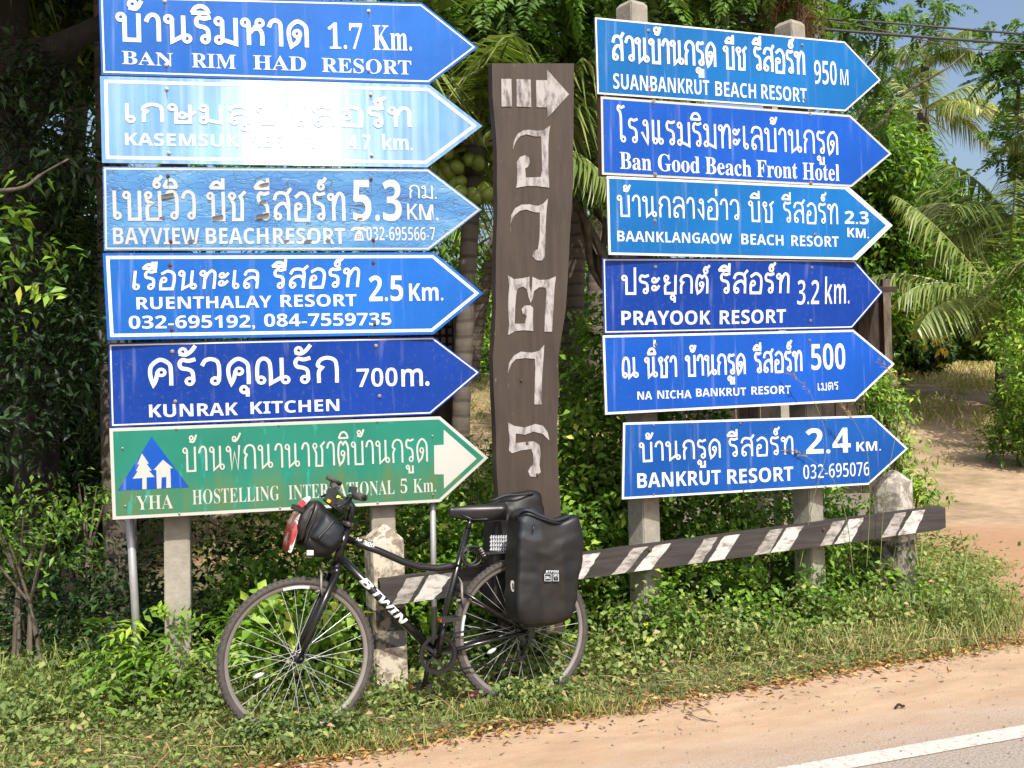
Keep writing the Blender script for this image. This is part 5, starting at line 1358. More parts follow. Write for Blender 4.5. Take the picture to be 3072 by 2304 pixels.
# flowering grass stems across the signs
def grass_stem(px0, d, pts, label):
    e = empty('grass_stem', (G(*px0).x, G(*px0).y, 0) if False else P(*pts[0], d), 0, label, 'grass stem', 'seeding grass stems in front of the lower right signs')
    b = e.location.copy(); w3 = catmull([P(x, y, d - i * .03) - b for i, (x, y) in enumerate(pts)], 6)
    MB().tube(w3, [.0028 * (1 - .7 * i / len(w3)) for i in range(len(w3))], 5).build('stem', m_straw_s, e)
    n = 60; ti = (.72 + .28 * RG.random(n)) * (len(w3) - 1); i0 = ti.astype(int).clip(0, len(w3) - 2)
    W = np.array([v[:] for v in w3]); Pq = W[i0] + (W[i0 + 1] - W[i0]) * (ti - i0)[:, None]; D = unit(W[i0 + 1] - W[i0]) * .8 + rand_dirs(n) * .6
    leaves('seed_head', Pq, D, rand_dirs(n), .02 + .03 * RG.random(n), .003, .4 + .5 * RG.random(n), m_straw, e, tris=2)
m_straw_s = simple('green_stem', (.16, .19, .06), .6, 0, .3, 30)
grass_stem(None, 5.85, [(2400, 1700), (2440, 1500), (2480, 1330), (2430, 1180), (2360, 1110)], 'seeding grass stem arching over the gap between the two lowest right signs')
grass_stem(None, 5.9, [(2560, 1720), (2540, 1560), (2500, 1440), (2420, 1370), (2350, 1350)], 'seeding grass stem leaning left across the lowest right sign')
grass_stem(None, 5.9, [(2600, 1700), (2610, 1500), (2600, 1350), (2560, 1260), (2520, 1210)], 'tall seeding grass stem near the number on the lowest right sign')
grass_stem(None, 5.95, [(2640, 1700), (2655, 1480), (2690, 1280), (2690, 1150), (2640, 1080)], 'tallest seeding grass stem at the arrow tip of the lowest right sign')
# litter and twigs
def twig(px, py, ln_, ang, label, mat=m_bark, r=.004, z=.008):
    g = G(px, py); o = MB().tube(catmull([Vector((-ln_ / 2, 0, 0)), Vector((-.1 * ln_, .08 * ln_, .012)), Vector((.2 * ln_, -.03 * ln_, .006)), Vector((ln_ / 2, .06 * ln_, .002))], 4), [r] * 13 if False else r, 6).build('twig', mat)
    o.location = (g.x, g.y, z); o.rotation_euler = (0, 0, ang); return tag(o, label, 'twig', 'twigs lying on the dusty shoulder')
twig(1850, 2128, .14, .1, 'brown twig at the leaf line right of the bicycle', z=.02)
twig(1998, 2118, .08, -1.1, 'short dark twig poking onto the shoulder from the leaf line')
twig(2700, 2127, .05, .3, 'small broken twig alone on the dusty shoulder', m_barkd, .006)
twig(2960, 1960, .12, -.5, 'pale straight twig at the far right end of the shoulder', m_straw_s, .003)
g = G(2120, 2150); o = MB().tube(catmull([Vector((.02, .10, .0)), Vector((-.06, .05, .004)), Vector((-.05, -.04, .004)), Vector((.03, -.09, 0))], 6), .0018, 5).build('curled_stalk', m_bark); o.location = (g.x, g.y, .006); tag(o, 'thin curled stalk lying on the dusty shoulder', 'stalk')
g = G(1440, 2125); m_pink = simple('pink_wrapper', (.80, .16, .28), .4, 0, .5, 90)
bm = bmesh.new(); bmesh.ops.create_grid(bm, x_segments=6, y_segments=5, size=.030)
for v in bm.verts: v.co.z = .012 * mnoise.noise(v.co * 60) + .012; v.co.x *= 1.4
o = bm_obj('sweet_wrapper', bm, m_pink, None, True); o.location = (g.x, g.y, .06); tag(o, 'crumpled pink and white sweet wrapper lying in the verge', 'wrapper')
# grit on the road
n = 2200; V, Fc = [], []
for i in range(n):
    t = RG.uniform(-3, 5); d = -RG.random() * 1.6; q = edge_pt(t) + en * d; r = .0014 + .0055 * RG.random() ** 3; b = len(V); h = [RG.normal(size=3) * .25 for _ in range(6)]
    for dx, dy, dz in ((1, 0, 0), (-1, 0, 0), (0, 1, 0), (0, -1, 0), (0, 0, 1), (0, 0, -.4)):
        V.append((q.x + dx * r * (1 + .3 * RG.normal()), q.y + dy * r, .005 + dz * r * .8))
    Fc += [(b, b + 2, b + 4), (b + 2, b + 1, b + 4), (b + 1, b + 3, b + 4), (b + 3, b, b + 4), (b + 2, b, b + 5), (b + 1, b + 2, b + 5), (b + 3, b + 1, b + 5), (b, b + 3, b + 5)]
o = mesh('grit', V, Fc, simple('grit_stone', (.20, .17, .15), .9, 0, .6, 90)); tag(o, 'loose grit scattered on the dusty road shoulder', 'grit', kind='stuff')

# ------------------------------------------------------------------ bushes behind the signs
def bush(name, blobs, ns, per, spread, L, W, mat, label, cat='bush', group=None, lit=0, stems=True, up=.25, shell=.5):
    b0 = blobs[0][0]; e = empty(name, (b0[0], b0[1], 0), 0, label, cat, group); off = np.array([b0[0], b0[1], 0])
    bb = [((c[0] - off[0], c[1] - off[1], c[2]), r) for c, r in blobs]
    sprigs('foliage', bb, ns, per, spread, L, W, mat, e, lit=lit, up=up, shell=shell)
    if stems:
        m = MB()
        for c, r in bb:
            for k in range(4):
                d = Vector((RG.normal() * r[0] * .5, RG.normal() * r[1] * .5, r[2] * (.3 + .5 * RG.random())))
                m.tube([Vector((c[0] * .7 + RG.normal() * .05, c[1] * .7 + RG.normal() * .05, -.05)), Vector((c[0] * .9, c[1] * .9, max(.1, c[2] * .6))), Vector(c) + d], [.014, .010, .004], 6)
        m.build('stems', m_bark, e)['kind'] = 'stuff'
    return e
BG = 'bushes growing behind the signs'
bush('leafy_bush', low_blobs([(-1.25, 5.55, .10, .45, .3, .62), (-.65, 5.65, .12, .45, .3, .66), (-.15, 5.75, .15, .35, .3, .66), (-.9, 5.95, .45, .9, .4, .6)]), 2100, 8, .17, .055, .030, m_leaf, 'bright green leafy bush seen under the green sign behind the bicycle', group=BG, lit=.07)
bush('leafy_bush', low_blobs([(-2.0, 5.4, .0, .40, .3, .42), (-2.5, 5.9, .1, .6, .4, .55), (-3.0, 6.0, .1, .6, .4, .5), (-1.9, 5.9, .3, .5, .35, .5)]), 1200, 8, .19, .055, .026, m_leafd, 'shaded bush left of the left concrete post', group=BG, lit=-.18, stems=False)  # sun reaches it; shade is put into its leaf colour and tint
bush('leafy_bush', low_blobs([(-.28, 6.5, .5, .3, .3, .72), (.0, 6.8, .5, .35, .4, .55), (-.55, 6.8, .4, .4, .4, .5)]), 800, 8, .18, .055, .03, m_leaf, 'climbing bush in the gap between the left signs and the carved plank', group=BG, lit=.08)
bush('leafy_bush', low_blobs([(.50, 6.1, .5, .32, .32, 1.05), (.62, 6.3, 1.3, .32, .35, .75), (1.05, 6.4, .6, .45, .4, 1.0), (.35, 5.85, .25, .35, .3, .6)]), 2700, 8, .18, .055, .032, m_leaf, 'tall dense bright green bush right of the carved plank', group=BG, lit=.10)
bush('leafy_bush', low_blobs([(1.0, 6.0, .15, .45, .32, .55), (1.6, 6.25, .15, .5, .32, .58), (2.1, 6.5, .15, .45, .32, .52), (1.5, 6.6, .4, .9, .35, .6)]), 2100, 8, .17, .05, .028, m_leaf, 'low leafy bush under the lowest right sign', group=BG, lit=.07)
def pb_(px, py, d, r): q = P(px, py, d); return ((q.x, q.y, q.z), r)
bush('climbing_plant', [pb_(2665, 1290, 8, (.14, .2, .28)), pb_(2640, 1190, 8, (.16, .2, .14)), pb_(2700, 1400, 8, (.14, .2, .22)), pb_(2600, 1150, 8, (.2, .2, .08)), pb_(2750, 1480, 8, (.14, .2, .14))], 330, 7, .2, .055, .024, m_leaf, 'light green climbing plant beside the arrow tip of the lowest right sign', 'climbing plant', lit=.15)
def pb_(px, py, d, r): q = P(px, py, d); return ((q.x, q.y, q.z), r)
EG = 'bushes at the edge of the clearing'
bush('leafy_bush', [pb_(2640, 930, 22, (.8, .7, .8)), pb_(2600, 830, 22, (.7, .7, .7)), pb_(2700, 860, 23, (.9, .7, .8)), pb_(2660, 1010, 22, (.7, .6, .6)), pb_(2740, 960, 24, (.9, .7, .7)), pb_(2850, 960, 25, (1.1, .7, .8))], 3000, 8, .36, .15, .075, m_leaf, 'tall light green bush behind the arrow tips of the middle right signs', group=EG, lit=.04)
bush('leafy_bush', [pb_(2782, 1050, 22, (.48, .4, .40))], 420, 8, .22, .12, .06, m_leafd, 'small round dark bush standing in the clearing', group=EG, lit=.2)
bush('leafy_bush', [pb_(3095, 1240, 14, (.45, .5, .4)), pb_(3115, 1010, 14.5, (.6, .5, .5)), pb_(3045, 1320, 14.2, (.35, .4, .25)), pb_(3125, 860, 15, (.6, .5, .6)), pb_(3155, 1130, 13.5, (.6, .5, .6)), pb_(3145, 720, 16, (.5, .5, .4))], 1250, 8, .30, .10, .042, m_leaf, 'large loose bush at the right edge of the clearing', group=EG, lit=.06)
for k, (x, y, z) in enumerate((tuple(P(2768, 965, 20.5)), tuple(P(2795, 1000, 20.7)), tuple(P(2825, 1045, 20.6)))):
    o = leaves('yellow_foliage', np.array([[0, 0, 0]]) + RG.normal(size=(14 if k else 22, 3)) * (.14, .08, .16) , rand_dirs(14 if k else 22, -.5), rand_dirs(14 if k else 22), .22, .10, np.ones(22)[:14 if k else 22], leaf_mat('yellowing', [(0, (.45, .30, .02)), (1, (.75, .48, .02))], .3), None)
    o.location = (x, y, z); tag(o, ('largest cluster of yellow leaves', 'middle cluster of yellow leaves', 'lowest cluster of yellow leaves')[k] + ' hanging in the dark undergrowth beyond the clearing', 'yellow leaves', 'clusters of yellow leaves', 'stuff')

# ------------------------------------------------------------------ palms
def frond_mesh(parent, L, lift, droop, nl=46, tint=.5, wl=.30, name='frond', az=0, roll=0):
    t = np.linspace(0, 1, 14); rx = L * (t * (1 - .18 * t)); rz_ = L * (lift * t - droop * t ** 2.2)
    R = np.stack([rx, np.zeros_like(rx), rz_], 1)
    tt = np.linspace(.16, 1, nl); cx_ = np.interp(tt, t, R[:, 0]); cz_ = np.interp(tt, t, R[:, 2]); base_ = np.stack([cx_, np.zeros(nl), cz_], 1)
    tan = unit(np.gradient(base_, axis=0)); Pq, D, Nn, Ls = [], [], [], []
    for s_ in (-1, 1):
        hang = .25 + .9 * RG.random(nl)
        d = np.array([0, s_, 0]) * 1.0 + tan * .65 + np.c_[RG.normal(size=(nl, 2)) * .08, -hang]
        Pq.append(base_); D.append(d); Nn.append(np.c_[np.zeros(nl), s_ * .5 * np.ones(nl), np.ones(nl)] + RG.normal(size=(nl, 3)) * .3)
        Ls.append(L * wl * (np.sin(np.clip(tt, 0, 1) * math.pi * .8 + .45)) * (.85 + .3 * RG.random(nl)) + .03)
    Pq, D, Nn, Ls = map(np.concatenate, (Pq, D, Nn, Ls))
    o = leaves(name, Pq, D, unit(Nn), Ls, np.full(len(Ls), L * .017), tint + .16 * RG.normal(size=len(Ls)), m_palm, parent, tris=2, droop=.35)
    st = MB().tube([Vector(r) for r in R], [L * .012 * (1 - .85 * k / 13) for k in range(14)], 6)
    me = o.data; bm = bmesh.new(); bm.from_mesh(me); vs = [bm.verts.new(v) for v in st.V]
    tl_ = bm.verts.layers.float.get('tint')
    for v in vs: v[tl_] = .8
    for f in st.F: bm.faces.new([vs[i] for i in f])
    bm.to_mesh(me); bm.free(); return o
def palm(base, top, r0, r1, nf, L, label, group=None, coconuts=0, tint=.5, lifts=(-.5, .9), azs=None, seed=0, name='coconut_palm'):
    global RG
    RG = np.random.default_rng(100 + seed)
    e = empty(name, base, 0, label, 'palm tree', group); T = Vector(top) - Vector(base)
    pts = [Vector((T.x * f ** 1.4, T.y * f, T.z * f)) for f in np.linspace(0, 1, 12)]
    pts[0].z -= .3
    MB().tube(pts, [r0 * (1.25 if k == 0 else 1) + (r1 - r0) * k / 11 for k in range(12)], 14).build('trunk', m_palmbark, e, True)
    protos = []
    for k in range(nf):
        f = (k + .5) / nf; lift = lifts[1] + (lifts[0] - lifts[1]) * f + .1 * RG.normal(); dr = .35 + .45 * f + .1 * RG.random()
        if k < 7: o = frond_mesh(e, L, lift, dr, tint=tint + .1 * RG.normal()); protos.append(o)
        else:
            o = protos[k % 7].copy(); link(o, e)
        az = k * 2.399 + .3 * RG.normal() if azs is None else azs[k % len(azs)] + .25 * RG.normal()
        o.location = T; o.rotation_euler = (.15 * RG.normal(), 0 if k < 7 else .35 * RG.normal(), az)
        o.scale = (1, 1, 1) if k < 7 else (RG.uniform(.8, 1.1),) * 3
    if coconuts:
        cm = simple('green_coconut', (.15, .20, .03), .45, 0, .4, 6)
        bm = bmesh.new(); bmesh.ops.create_icosphere(bm, subdivisions=3, radius=.068)
        for v in bm.verts: v.co.z *= 1.15; v.co *= 1 + .05 * mnoise.noise(v.co * 20)
        cme = bpy.data.meshes.new('coconut'); bm.to_mesh(cme); bm.free(); cme.materials.append(cm); cme.polygons.foreach_set('use_smooth', [True] * len(cme.polygons))
        for k in range(coconuts):
            a = RG.uniform(-2.6, -.4); r = .22 + .12 * RG.random(); o = bpy.data.objects.new('coconut', cme); link(o, e)
            o.location = T + Vector((r * math.cos(a) * 1.3, r * math.sin(a), -.12 - .38 * RG.random())); o.rotation_euler = RG.normal(size=3) * .6; sc_ = RG.uniform(.75, 1.05); o.scale = (sc_,) * 3
    return e
def at(px, py, d): return P(px, py, d)
PG = 'coconut palms around the signs'
def palm_px(bx, d, tx, ty, r0, r1, nf, L, label, **k):
    b = P(bx, 1300, d); t = P(tx, ty, d); palm((b.x, b.y, gz(b.x, b.y) if d > 8.8 else 0), t, r0, r1, nf, L, label, group=PG, **k)
palm_px(1366, 9.0, 1425, 440, .085, .08, 20, 1.9, 'coconut palm bearing green coconuts between the left signs and the plank', coconuts=26, tint=.55, lifts=(-.9, .9), seed=1)
palm_px(350, 7.0, 322, -260, .115, .10, 14, 2.4, 'ringed coconut palm trunk right behind the left edge of the left signs', tint=.3, seed=2)
palm_px(1418, 20.0, 1490, 700, .17, .12, 14, 2.2, 'slender leaning palm in the clearing left of the carved plank', seed=3, tint=.45)
palm_px(1705, 12.0, 1740, 380, .15, .12, 18, 2.4, 'coconut palm whose hanging fronds show right of the carved plank', seed=4, tint=.62, lifts=(-1.1, .8))
palm_px(1790, 17.0, 1800, 420, .17, .14, 14, 2.5, 'pale palm trunk farther back right of the carved plank', seed=5, tint=.5)
palm_px(2775, 30.0, 2775, 190, .16, .12, 14, 2.1, 'tall coconut palm standing against the sky beyond the right signs', seed=6, tint=.5)
palm_px(2760, 25.0, 2770, 330, .18, .14, 16, 2.1, 'coconut palm with pale drooping fronds under the tall palm', seed=7, tint=.72, lifts=(-1.2, .6))
palm_px(3200, 17.0, 3260, 420, .18, .15, 16, 1.9, 'large coconut palm at the right edge of the photo', seed=8, tint=.5, lifts=(-1.0, .9))
palm_px(3020, 18, 3060, 700, .2, .18, 18, 2.3, 'short bushy palm with long arching fronds below the large right palm', seed=9, tint=.55, lifts=(-.5, 1.1))
palm_px(3110, 17, 3020, 930, .16, .14, 16, 2.3, 'young palm with low fronds over the right side of the clearing', seed=10, tint=.62, lifts=(-.2, 1.1))
palm_px(180, 13.0, 240, 150, .16, .14, 16, 2.6, 'shaded palm deep in the dark grove left of the signs', seed=11, tint=.2)
palm_px(2560, 24.0, 2590, 450, .17, .13, 16, 2.0, 'palm half hidden behind the upper right signs', seed=12, tint=.5)
RG = np.random.default_rng(5)

# ------------------------------------------------------------------ broadleaf and feather-leaved trees
def limbs(e, start, ends, r, mat, name='branch', wob=.12):
    for en_ in ends:
        a = Vector(start); b = Vector(en_); L = (b - a).length
        pts = [a + (b - a) * t + Vector((RG.normal() * wob, RG.normal() * wob, .10 * L * math.sin(t * math.pi))) * (0 if t in (0,) else 1) for t in np.linspace(0, 1, 7)]
        MB().tube(catmull(pts, 3), [r * (1 - .8 * k / 18) for k in range(19)], 8).build(name, mat, e, True)
def tree(base, h, r, blobs, ends, kind, nlv, label, mat=m_tree, bark=m_bark, group=None, size=.30, tint0=.45, name='leafy_tree', lean=(0, 0), fork=.6, pairs=11, lw=.40, L=.09, W=.045, trunk=True):
    e = empty(name, base, 0, label, 'tree', group); b = np.array(base)
    top = Vector((lean[0], lean[1], h))
    if trunk: MB().tube(catmull([Vector((0, 0, -.3)), Vector((.04, .02, h * .3)), Vector((lean[0] * .5 - .04, lean[1] * .5, h * .65)), top], 5), [r * (1.2 - .55 * k / 15) for k in range(16)], 14).build('trunk', bark, e, True)
    limbs(e, top * fork, [Vector(x) - Vector(base) for x in ends], r * .45, bark)
    bb = [(tuple(np.array(c) - b), rr) for c, rr in blobs]
    if kind == 'feather':
        O, d, idx = in_blobs(bb, nlv, .8); ax = unit(d + rand_dirs(nlv) * 1.1 + np.array([0, 0, -.1])); up = unit(np.array([0, 0, 1.0]) + rand_dirs(nlv) * .45)
        feathers('crown', O, ax, up, size, pairs, lw, mat, e, tint0)
    else:
        sprigs('crown', bb, nlv, 8, size, L, W, mat, e, lit=tint0 - .45, shell=.8)
    return e
def pb_(px, py, d, r): q = P(px, py, d); return ((q.x, q.y, q.z), r)
TG = 'trees behind the signs'
# feather-leaved tree spreading over the centre
cb = [pb_(1350, 60, 9.0, (.8, .8, .35)), pb_(1560, 40, 9.5, (1.0, .8, .35)), pb_(1480, 260, 9.5, (.8, .7, .30)), pb_(1650, 130, 9.2, (.8, .6, .35)), pb_(1330, 330, 9.8, (.5, .6, .35)), pb_(1760, 240, 9.4, (.4, .5, .5)), pb_(1980, 20, 9.2, (.9, .7, .4)), pb_(2200, 60, 9.6, (.9, .7, .35)),
      pb_(1750, 480, 10, (.45, .5, .4)), pb_(1600, -60, 8.6, (1.5, .8, .4)), pb_(2100, -80, 9, (1.5, .8, .4)), pb_(1310, 480, 10.5, (.4, .5, .3))]
tree((P(1960, 1150, 10).x, 10.2, .1), 3.6, .10, cb, [P(1250, 20, 9.2), P(1330, -40, 9.4), P(1700, 300, 9.4), P(1500, 330, 9.6), P(1420, 120, 9.2), P(1600, 60, 9.2), P(1900, 20, 9.4), P(2200, 40, 9.5)], 'feather', 1900, 'wide feather-leaved tree spreading above the carved plank between both sign stacks', tint0=.50, group=TG, lean=(-.4, 0), size=.32)
# limbs on the right against the sky
cb = [pb_(2500, 70, 15.0, (0.68, 0.68, 0.34)), pb_(2640, 40, 15.0, (0.54, 0.68, 0.34)), pb_(2790, 30, 15.6, (0.49, 0.68, 0.30)), pb_(2650, 190, 15.0, (0.30, 0.54, 0.48)), pb_(2670, 320, 15.6, (0.30, 0.54, 0.48)), pb_(2820, 110, 15.6, (0.16, 0.41, 0.14)), pb_(2420, 20, 15.0, (0.95, 0.68, 0.27)), pb_(2560, 10, 15.0, (0.82, 0.54, 0.34)), pb_(2600, 330, 16.3, (0.34, 0.54, 0.41)), pb_(2560, 230, 16.3, (0.34, 0.54, 0.41))]
tree((P(2350, 1150, 15.6).x, 15.8, .5), 5.0, .12, cb, [P(2700, 100, 15.2), P(2850, 90, 15.8), P(2640, 340, 15.6), P(2480, 60, 15.2), P(2930, 150, 15.6)], 'feather', 330, 'feather-leaved tree reaching over the right signs against the sky', tint0=.45, group=TG, size=.33)
cb = [pb_(3010, 130, 16.3, (0.38, 0.68, 0.22)), pb_(3070, 220, 16.3, (0.52, 0.68, 0.44)), pb_(3080, 400, 17.7, (0.54, 0.82, 0.54)), pb_(2980, 220, 17.0, (0.27, 0.54, 0.27))]
tree((P(3250, 1150, 17.7).x, 17.7, .7), 6, .13, cb, [P(2930, 150, 16.3), P(3010, 200, 16.3), P(3040, 400, 17.7)], 'feather', 190, 'feather-leaved tree leaning in at the right edge of the photo', tint0=.42, group=TG, size=.42)
cb = [pb_(2620, 480, 20, (.9, .8, .7)), pb_(2720, 580, 22, (1.0, .9, .7)), pb_(2660, 720, 22, (1.0, .9, .7)), pb_(2850, 680, 24, (1.1, .9, .8)), pb_(2780, 850, 23, (1.1, .9, .8)), pb_(2900, 860, 24, (1.2, .9, .9)), pb_(2620, 640, 21, (.8, .7, .7)), pb_(3000, 900, 24, (1.2, .9, 1.0)), pb_(2720, 470, 23, (.6, .6, .4)), pb_(2900, 1000, 25, (1.2, .9, .6)), pb_(3040, 1000, 25, (1.2, .9, .8))]
tree((P(2790, 1150, 24).x, 24, 1.4), 5.0, .2, cb, [P(2620, 520, 21), P(2800, 600, 23), P(2700, 720, 22), P(2900, 760, 24)], 'broad', 4200, 'dense green tree right of the right sign stack', mat=m_leaf, tint0=.38, group=TG, size=.45, L=.18, W=.08)
# big dark tree at left with thick limb
e = tree((P(85, 1150, 7).x, 7.0, 0), 6.2, .14, [((-2.6, 4.2, 6.4), (.8, .9, .4)), ((-2.5, 5.4, 6.2), (.7, .8, .4)), ((-3.2, 3.9, 6.6), (1.0, .9, .4)), ((-2.2, 3.6, 6.6), (.6, .6, .3)), ((-3.9, 6.6, 5.6), (1.2, 1.2, .7)), ((-4.8, 6.0, 6.2), (1.6, 1.5, .8)), ((-3.2, 5.6, 6.4), (.9, 1.3, .5)), ((-5.0, 8.5, 5.8), (1.8, 1.5, .8)), ((-3.3, 8.5, 5.6), (1.1, 1.5, .6)), ((-3.9, 4.6, 6.6), (1.3, 1.0, .6)), ((-6.4, 7, 6.0), (1.5, 1.8, .9)), ((-3.6, 7.6, 4.7), (.8, .8, .3)), ((-4.6, 10.5, 5.6), (1.8, 1.5, .8)), ((-3.4, 11, 5.0), (1.2, 1.2, .6))],  # front crown blobs are out of view, added to shade the grove
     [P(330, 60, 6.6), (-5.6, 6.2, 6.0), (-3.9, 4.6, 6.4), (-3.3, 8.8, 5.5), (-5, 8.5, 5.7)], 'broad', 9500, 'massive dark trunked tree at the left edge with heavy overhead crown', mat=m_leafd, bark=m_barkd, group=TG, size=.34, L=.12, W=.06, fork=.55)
MB().tube(catmull([P(-60, 160, 6.6) - e.location, P(80, 190, 6.5) - e.location, P(200, 130, 6.5) - e.location, P(330, 60, 6.6) - e.location], 5), [.11, .11, .105, .105, .10, .10, .095, .09, .09, .085, .08, .075, .07, .07, .06, .06], 12).build('branch', m_barkd, e, True)
o = MB().tube(catmull([P(-30, 575, 5.2) - e.location, P(70, 562, 5.2) - e.location, P(130, 520, 5.2) - e.location, P(205, 478, 5.2) - e.location], 5), [.012] * 4 + [.010] * 6 + [.006] * 6, 7).build('twig', m_bark, e, True)
# sapling foliage in front of the dark tree
bush('sapling', [pb_(70, 690, 5.4, (.12, .2, .25)), pb_(100, 540, 5.3, (.08, .1, .08)), pb_(60, 860, 5.5, (.15, .2, .25)), pb_(150, 720, 5.5, (.1, .1, .1))], 22, 5, .14, .075, .035, m_leaf, 'thin sapling with scattered bright leaves at the left edge', 'sapling', lit=.12, stems=False)
bush('leafy_bush', [pb_(50, 1560, 5.6, (.3, .3, .16)), pb_(90, 1660, 5.5, (.35, .3, .12)), pb_(280, 1500, 6.5, (.2, .3, .15))], 150, 8, .2, .05, .02, m_leaf, 'ferny bush catching the sun at the bottom of the dark grove', group=BG, lit=-.08)
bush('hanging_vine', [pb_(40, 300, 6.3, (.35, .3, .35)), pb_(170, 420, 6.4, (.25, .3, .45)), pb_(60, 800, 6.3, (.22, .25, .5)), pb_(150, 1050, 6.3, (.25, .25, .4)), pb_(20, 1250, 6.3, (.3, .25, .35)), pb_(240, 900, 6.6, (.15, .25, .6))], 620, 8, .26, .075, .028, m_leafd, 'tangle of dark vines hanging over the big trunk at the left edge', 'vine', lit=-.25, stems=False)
# understorey in the dark grove: trees one behind the other
for k, (px, d, h) in enumerate(((20, 9, 3.6), (170, 9.5, 3.8), (280, 10.5, 3.4), (120, 12, 4.4), (-60, 11, 4.2), (230, 14, 4.8))):
    b = P(px, 1150, d); bl2 = [((b.x + RG.normal() * .5, b.y + RG.normal() * .4, .5 + i * h / 6), (.75, .6, .5)) for i in range(6)]
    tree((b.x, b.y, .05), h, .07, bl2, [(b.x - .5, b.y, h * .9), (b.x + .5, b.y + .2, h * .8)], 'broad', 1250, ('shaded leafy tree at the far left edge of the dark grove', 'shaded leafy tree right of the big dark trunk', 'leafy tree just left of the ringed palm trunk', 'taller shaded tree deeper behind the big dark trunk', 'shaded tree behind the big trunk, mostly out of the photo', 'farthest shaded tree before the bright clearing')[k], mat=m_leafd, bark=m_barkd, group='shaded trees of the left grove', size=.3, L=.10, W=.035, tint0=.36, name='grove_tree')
# centre distance trees
for k, (px, py, d, rr, lab) in enumerate(((1400, 960, 26, 1.6, 'distant bushy tree behind the leaning palm'), (1560, 900, 30, 2.2, 'distant tree hidden partly by the carved plank'), (1800, 980, 22, 1.6, 'distant tree right of the carved plank'), (2000, 800, 22, 2.4, 'tree filling the view behind the middle right signs'), (2300, 750, 20, 2.4, 'tree behind the right signs near their arrow tips'), (600, 800, 18, 2.6, 'tree behind the left signs'), (1050, 800, 18, 2.6, 'tree behind the arrow tips of the left signs'))):
    b = P(px, 1150, d); bl2 = [((b.x + RG.normal() * rr * .6, b.y + RG.normal() * .5, 1.3 + (EYE - (py - 1150) / F * d + .5) * f), (rr * .6, rr * .5, rr * .4)) for f in (0, .2, .4, .6, .8, 1.0)]
    tree((b.x, b.y, 1.0), 3, .12, bl2, [(b.x - .6, b.y, 3), (b.x + .7, b.y, 3.2)], 'broad', 1500, lab, mat=m_leaf, group='distant trees beyond the clearing', size=.4, L=.16, W=.08, tint0=.40, name='distant_tree')
# far wood
nb = 46; bl2 = []
for i in range(nb):
    a = -1.05 + 2.1 * i / (nb - 1); d = 42 + 4 * RG.normal(); hh = 3.2 + 1.2 * RG.random()
    sky_gap = 1 if .36 < a < .50 else 0
    for f in (.1, .4, .7): bl2.append(((d * math.sin(a), d * math.cos(a), hh * f + 1.5), (2.6, 2, hh * .32)))
o = sprigs('far_wood', bl2, 11000, 8, 1.0, .42, .24, m_leafd, lit=.2, shell=.8); tag(o, 'far belt of trees closing off the view beyond the clearing', 'wood', kind='stuff')

# grass in the clearing
n = 60000; x = RG.uniform(4.5, 18, n); y = RG.uniform(12.5, 30, n); pt = patch(np.stack([x, y], 1), .7, 2.0); k = (RG.random(n) < np.clip((pt - .05) * 1.3 + np.clip((y - 16.8) / 2.5, -.45, .95), 0.0, 1)) ; x, y = x[k], y[k]; n = len(x)
z = np.array([gz(a, b) for a, b in zip(x, y)]); D = rand_dirs(n); D[:, 2] = 1 + RG.random(n)
o = leaves('clearing_grass', np.stack([x, y, z], 1), D, np.c_[RG.normal(size=(n, 2)), np.ones(n) * .3], .10 + .26 * RG.random(n), .022, .74 + .12 * RG.normal(size=n), m_grass, None, tris=2, droop=.4); tag(o, 'dry patchy grass growing over the sandy clearing', 'grass', kind='stuff')
n = 9000; x = RG.uniform(-4.5, 2.6, n); y = RG.uniform(9, 24, n); z = np.array([gz(a, b) for a, b in zip(x, y)]); D = rand_dirs(n); D[:, 2] = 1
o = leaves('clearing_grass', np.stack([x, y, z], 1), D, np.c_[RG.normal(size=(n, 2)), np.ones(n) * .3], .12 + .24 * RG.random(n), .018, .5 + .15 * RG.normal(size=n), m_grass, None, tris=2, droop=.4); tag(o, 'grass on the ground seen between the left signs and the plank', 'grass', kind='stuff')
# branch debris in the clearing
dp = G(2905, 1275, .2); e = empty('branch_pile', (dp.x, dp.y, gz(dp.x, dp.y)), 0, 'pile of dry grey branches lying on the sandy clearing', 'branches')
for k in range(16):
    a = RG.uniform(-.6, .6) + (math.pi if k % 3 == 0 else 0); L_ = .3 + .6 * RG.random(); c = Vector((RG.normal() * .25, RG.normal() * .2, .05 + .08 * RG.random()))
    MB().tube(catmull([c, c + Vector((L_ * .5 * math.cos(a), L_ * .5 * math.sin(a), .06)), c + Vector((L_ * math.cos(a + .2), L_ * math.sin(a + .2), .03))], 4), [.018, .017, .016, .014, .012, .010, .008, .006, .005], 6).build('dry_branch', m_bark, e)

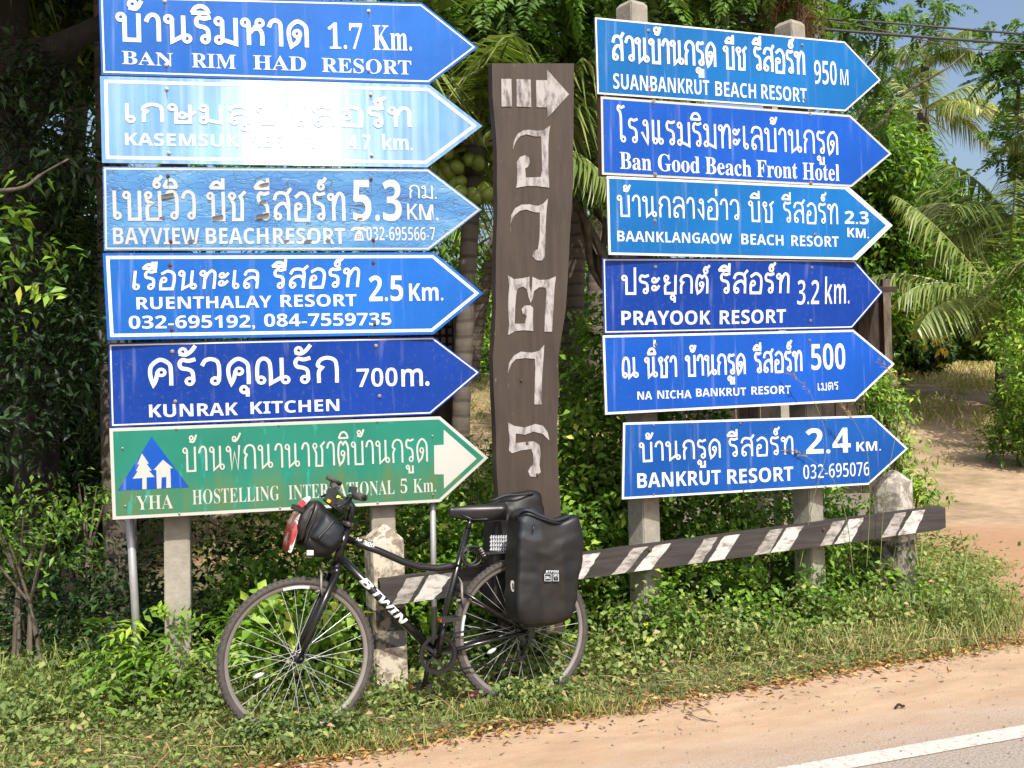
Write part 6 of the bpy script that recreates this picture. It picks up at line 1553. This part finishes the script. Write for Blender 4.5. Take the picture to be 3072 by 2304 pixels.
# ------------------------------------------------------------------ shed, utility pole, wires
m_shed = bark_mat('shed_board', (.020, .014, .010), (.055, .038, .028))
sx0, sx1, sy = 1.2, 3.58, 9.6
e = empty('wooden_shed', (2.2, sy, 0), 0, 'dark brown board shed half hidden behind the right signs', 'shed')
nbd = 20
for i in range(nbd):
    w_ = (sx1 - sx0) / nbd; x = sx0 + (i + .5) * w_ - 2.2
    MB().box((x, .01 * (i % 2), 1.35), w_ * .94, .025, 1.9).build('board', m_shed, e)
for i in range(14):
    MB().box((sx1 - 2.2 - .02, .12 + i * .11, 1.35), .025, .10, 1.9).build('board', m_shed, e)
for x in (sx0 - 2.2, sx1 - 2.2 + .03): MB().box((x, -.04, 1.2), .07, .07, 2.5).build('corner_post', m_bark, e)
MB().box((.10, .6, 2.42), 2.5, 2.2, .05, Matrix.Rotation(.10, 3, 'X')).build('roof', m_shed, e); MB().box((0, -.0, .25), 2.4, .12, .3).build('plinth', m_concd, e)
e = empty('hut', P(1295, 1150, 12.5) * 1.0, 0, 'small dark hut with a pierced block wall behind the coconut palm', 'hut'); e.location.z = gz(e.location.x, 12.5)
MB().box((-.9, .8, 1.30), 2.5, 1.4, 2.6).build('wall', m_shed, e)
for i in range(9):
    for j in range(6): MB().box((-.35 + i * .085 * 1.0, .06, 1.75 + j * .11), .05, .05, .075).build('pierced_block', m_concd, e)
MB().box((.36, -.1, 1.2), .12, .12, 2.6).build('corner_post', m_bark, e); MB().box((-.95, .6, 2.75), 2.9, 2.2, .08, Matrix.Rotation(.12, 3, 'X')).build('roof', m_shed, e)
q = P(2322, 100, 9.0); e = empty('utility_pole', (q.x, q.y, 0), 0, 'grey concrete utility pole rising behind the right sign stack', 'utility pole')
MB().box((0, 0, 3.2), .20, .17, 6.6, Matrix.Rotation(.3, 3, 'Z'), .8).build('shaft', m_conc, e)
MB().box((0, -.12, 5.6), 1.4, .08, .10).build('crossarm', m_concd, e)
q = P(2385, 30, 8.85); n = 900; e = empty('dried_vine', (q.x, q.y, q.z - .35), 0, 'brown dried vine clump hanging on the utility pole', 'dried vine')
Pq = RG.normal(size=(n, 3)) * (.11, .08, .25) + (0, 0, .45); D = rand_dirs(n); D[:, 2] -= .9
leaves('tangle', Pq, D, rand_dirs(n), .10 + .2 * RG.random(n), .007, RG.random(n) * .5, m_dry, e, tris=2, droop=.3)
MB().tube([Vector((0, .05, -.3)), Vector((.02, .04, .3)), Vector((0, .04, 1.2))], .10, 10).build('stem', m_bark, e, True)
WG = 'overhead cables behind the signs'
m_wire = simple('cable_sheath', (.03, .035, .045), .5)
for k, (pts, r, lab) in enumerate((([(700, -60), (1270, 0), (1850, 40), (2474, 56), (3072, 102), (3500, 128)], .010, 'upper black cable crossing the sky at the right'),
                                 ([(1000, -52), (1740, 26), (2474, 88), (3072, 133), (3500, 160)], .013, 'thicker black cable just below the upper one'),
                                 ([(1700, -20), (2100, 20), (2540, 70), (2900, 145), (3200, 150)], .005, 'thin brown cable sagging between the branches at the right'))):
    w3 = catmull([P(x, y, 8.4 + i * .25 + k * .12) for i, (x, y) in enumerate(pts)], 8); b = w3[0].copy()
    o = MB().tube([v - b for v in w3], r, 6).build('overhead_cable', m_wire if k < 2 else m_bark, None, True); o.location = b; tag(o, lab, 'cable', WG)
# background sky is the world sky
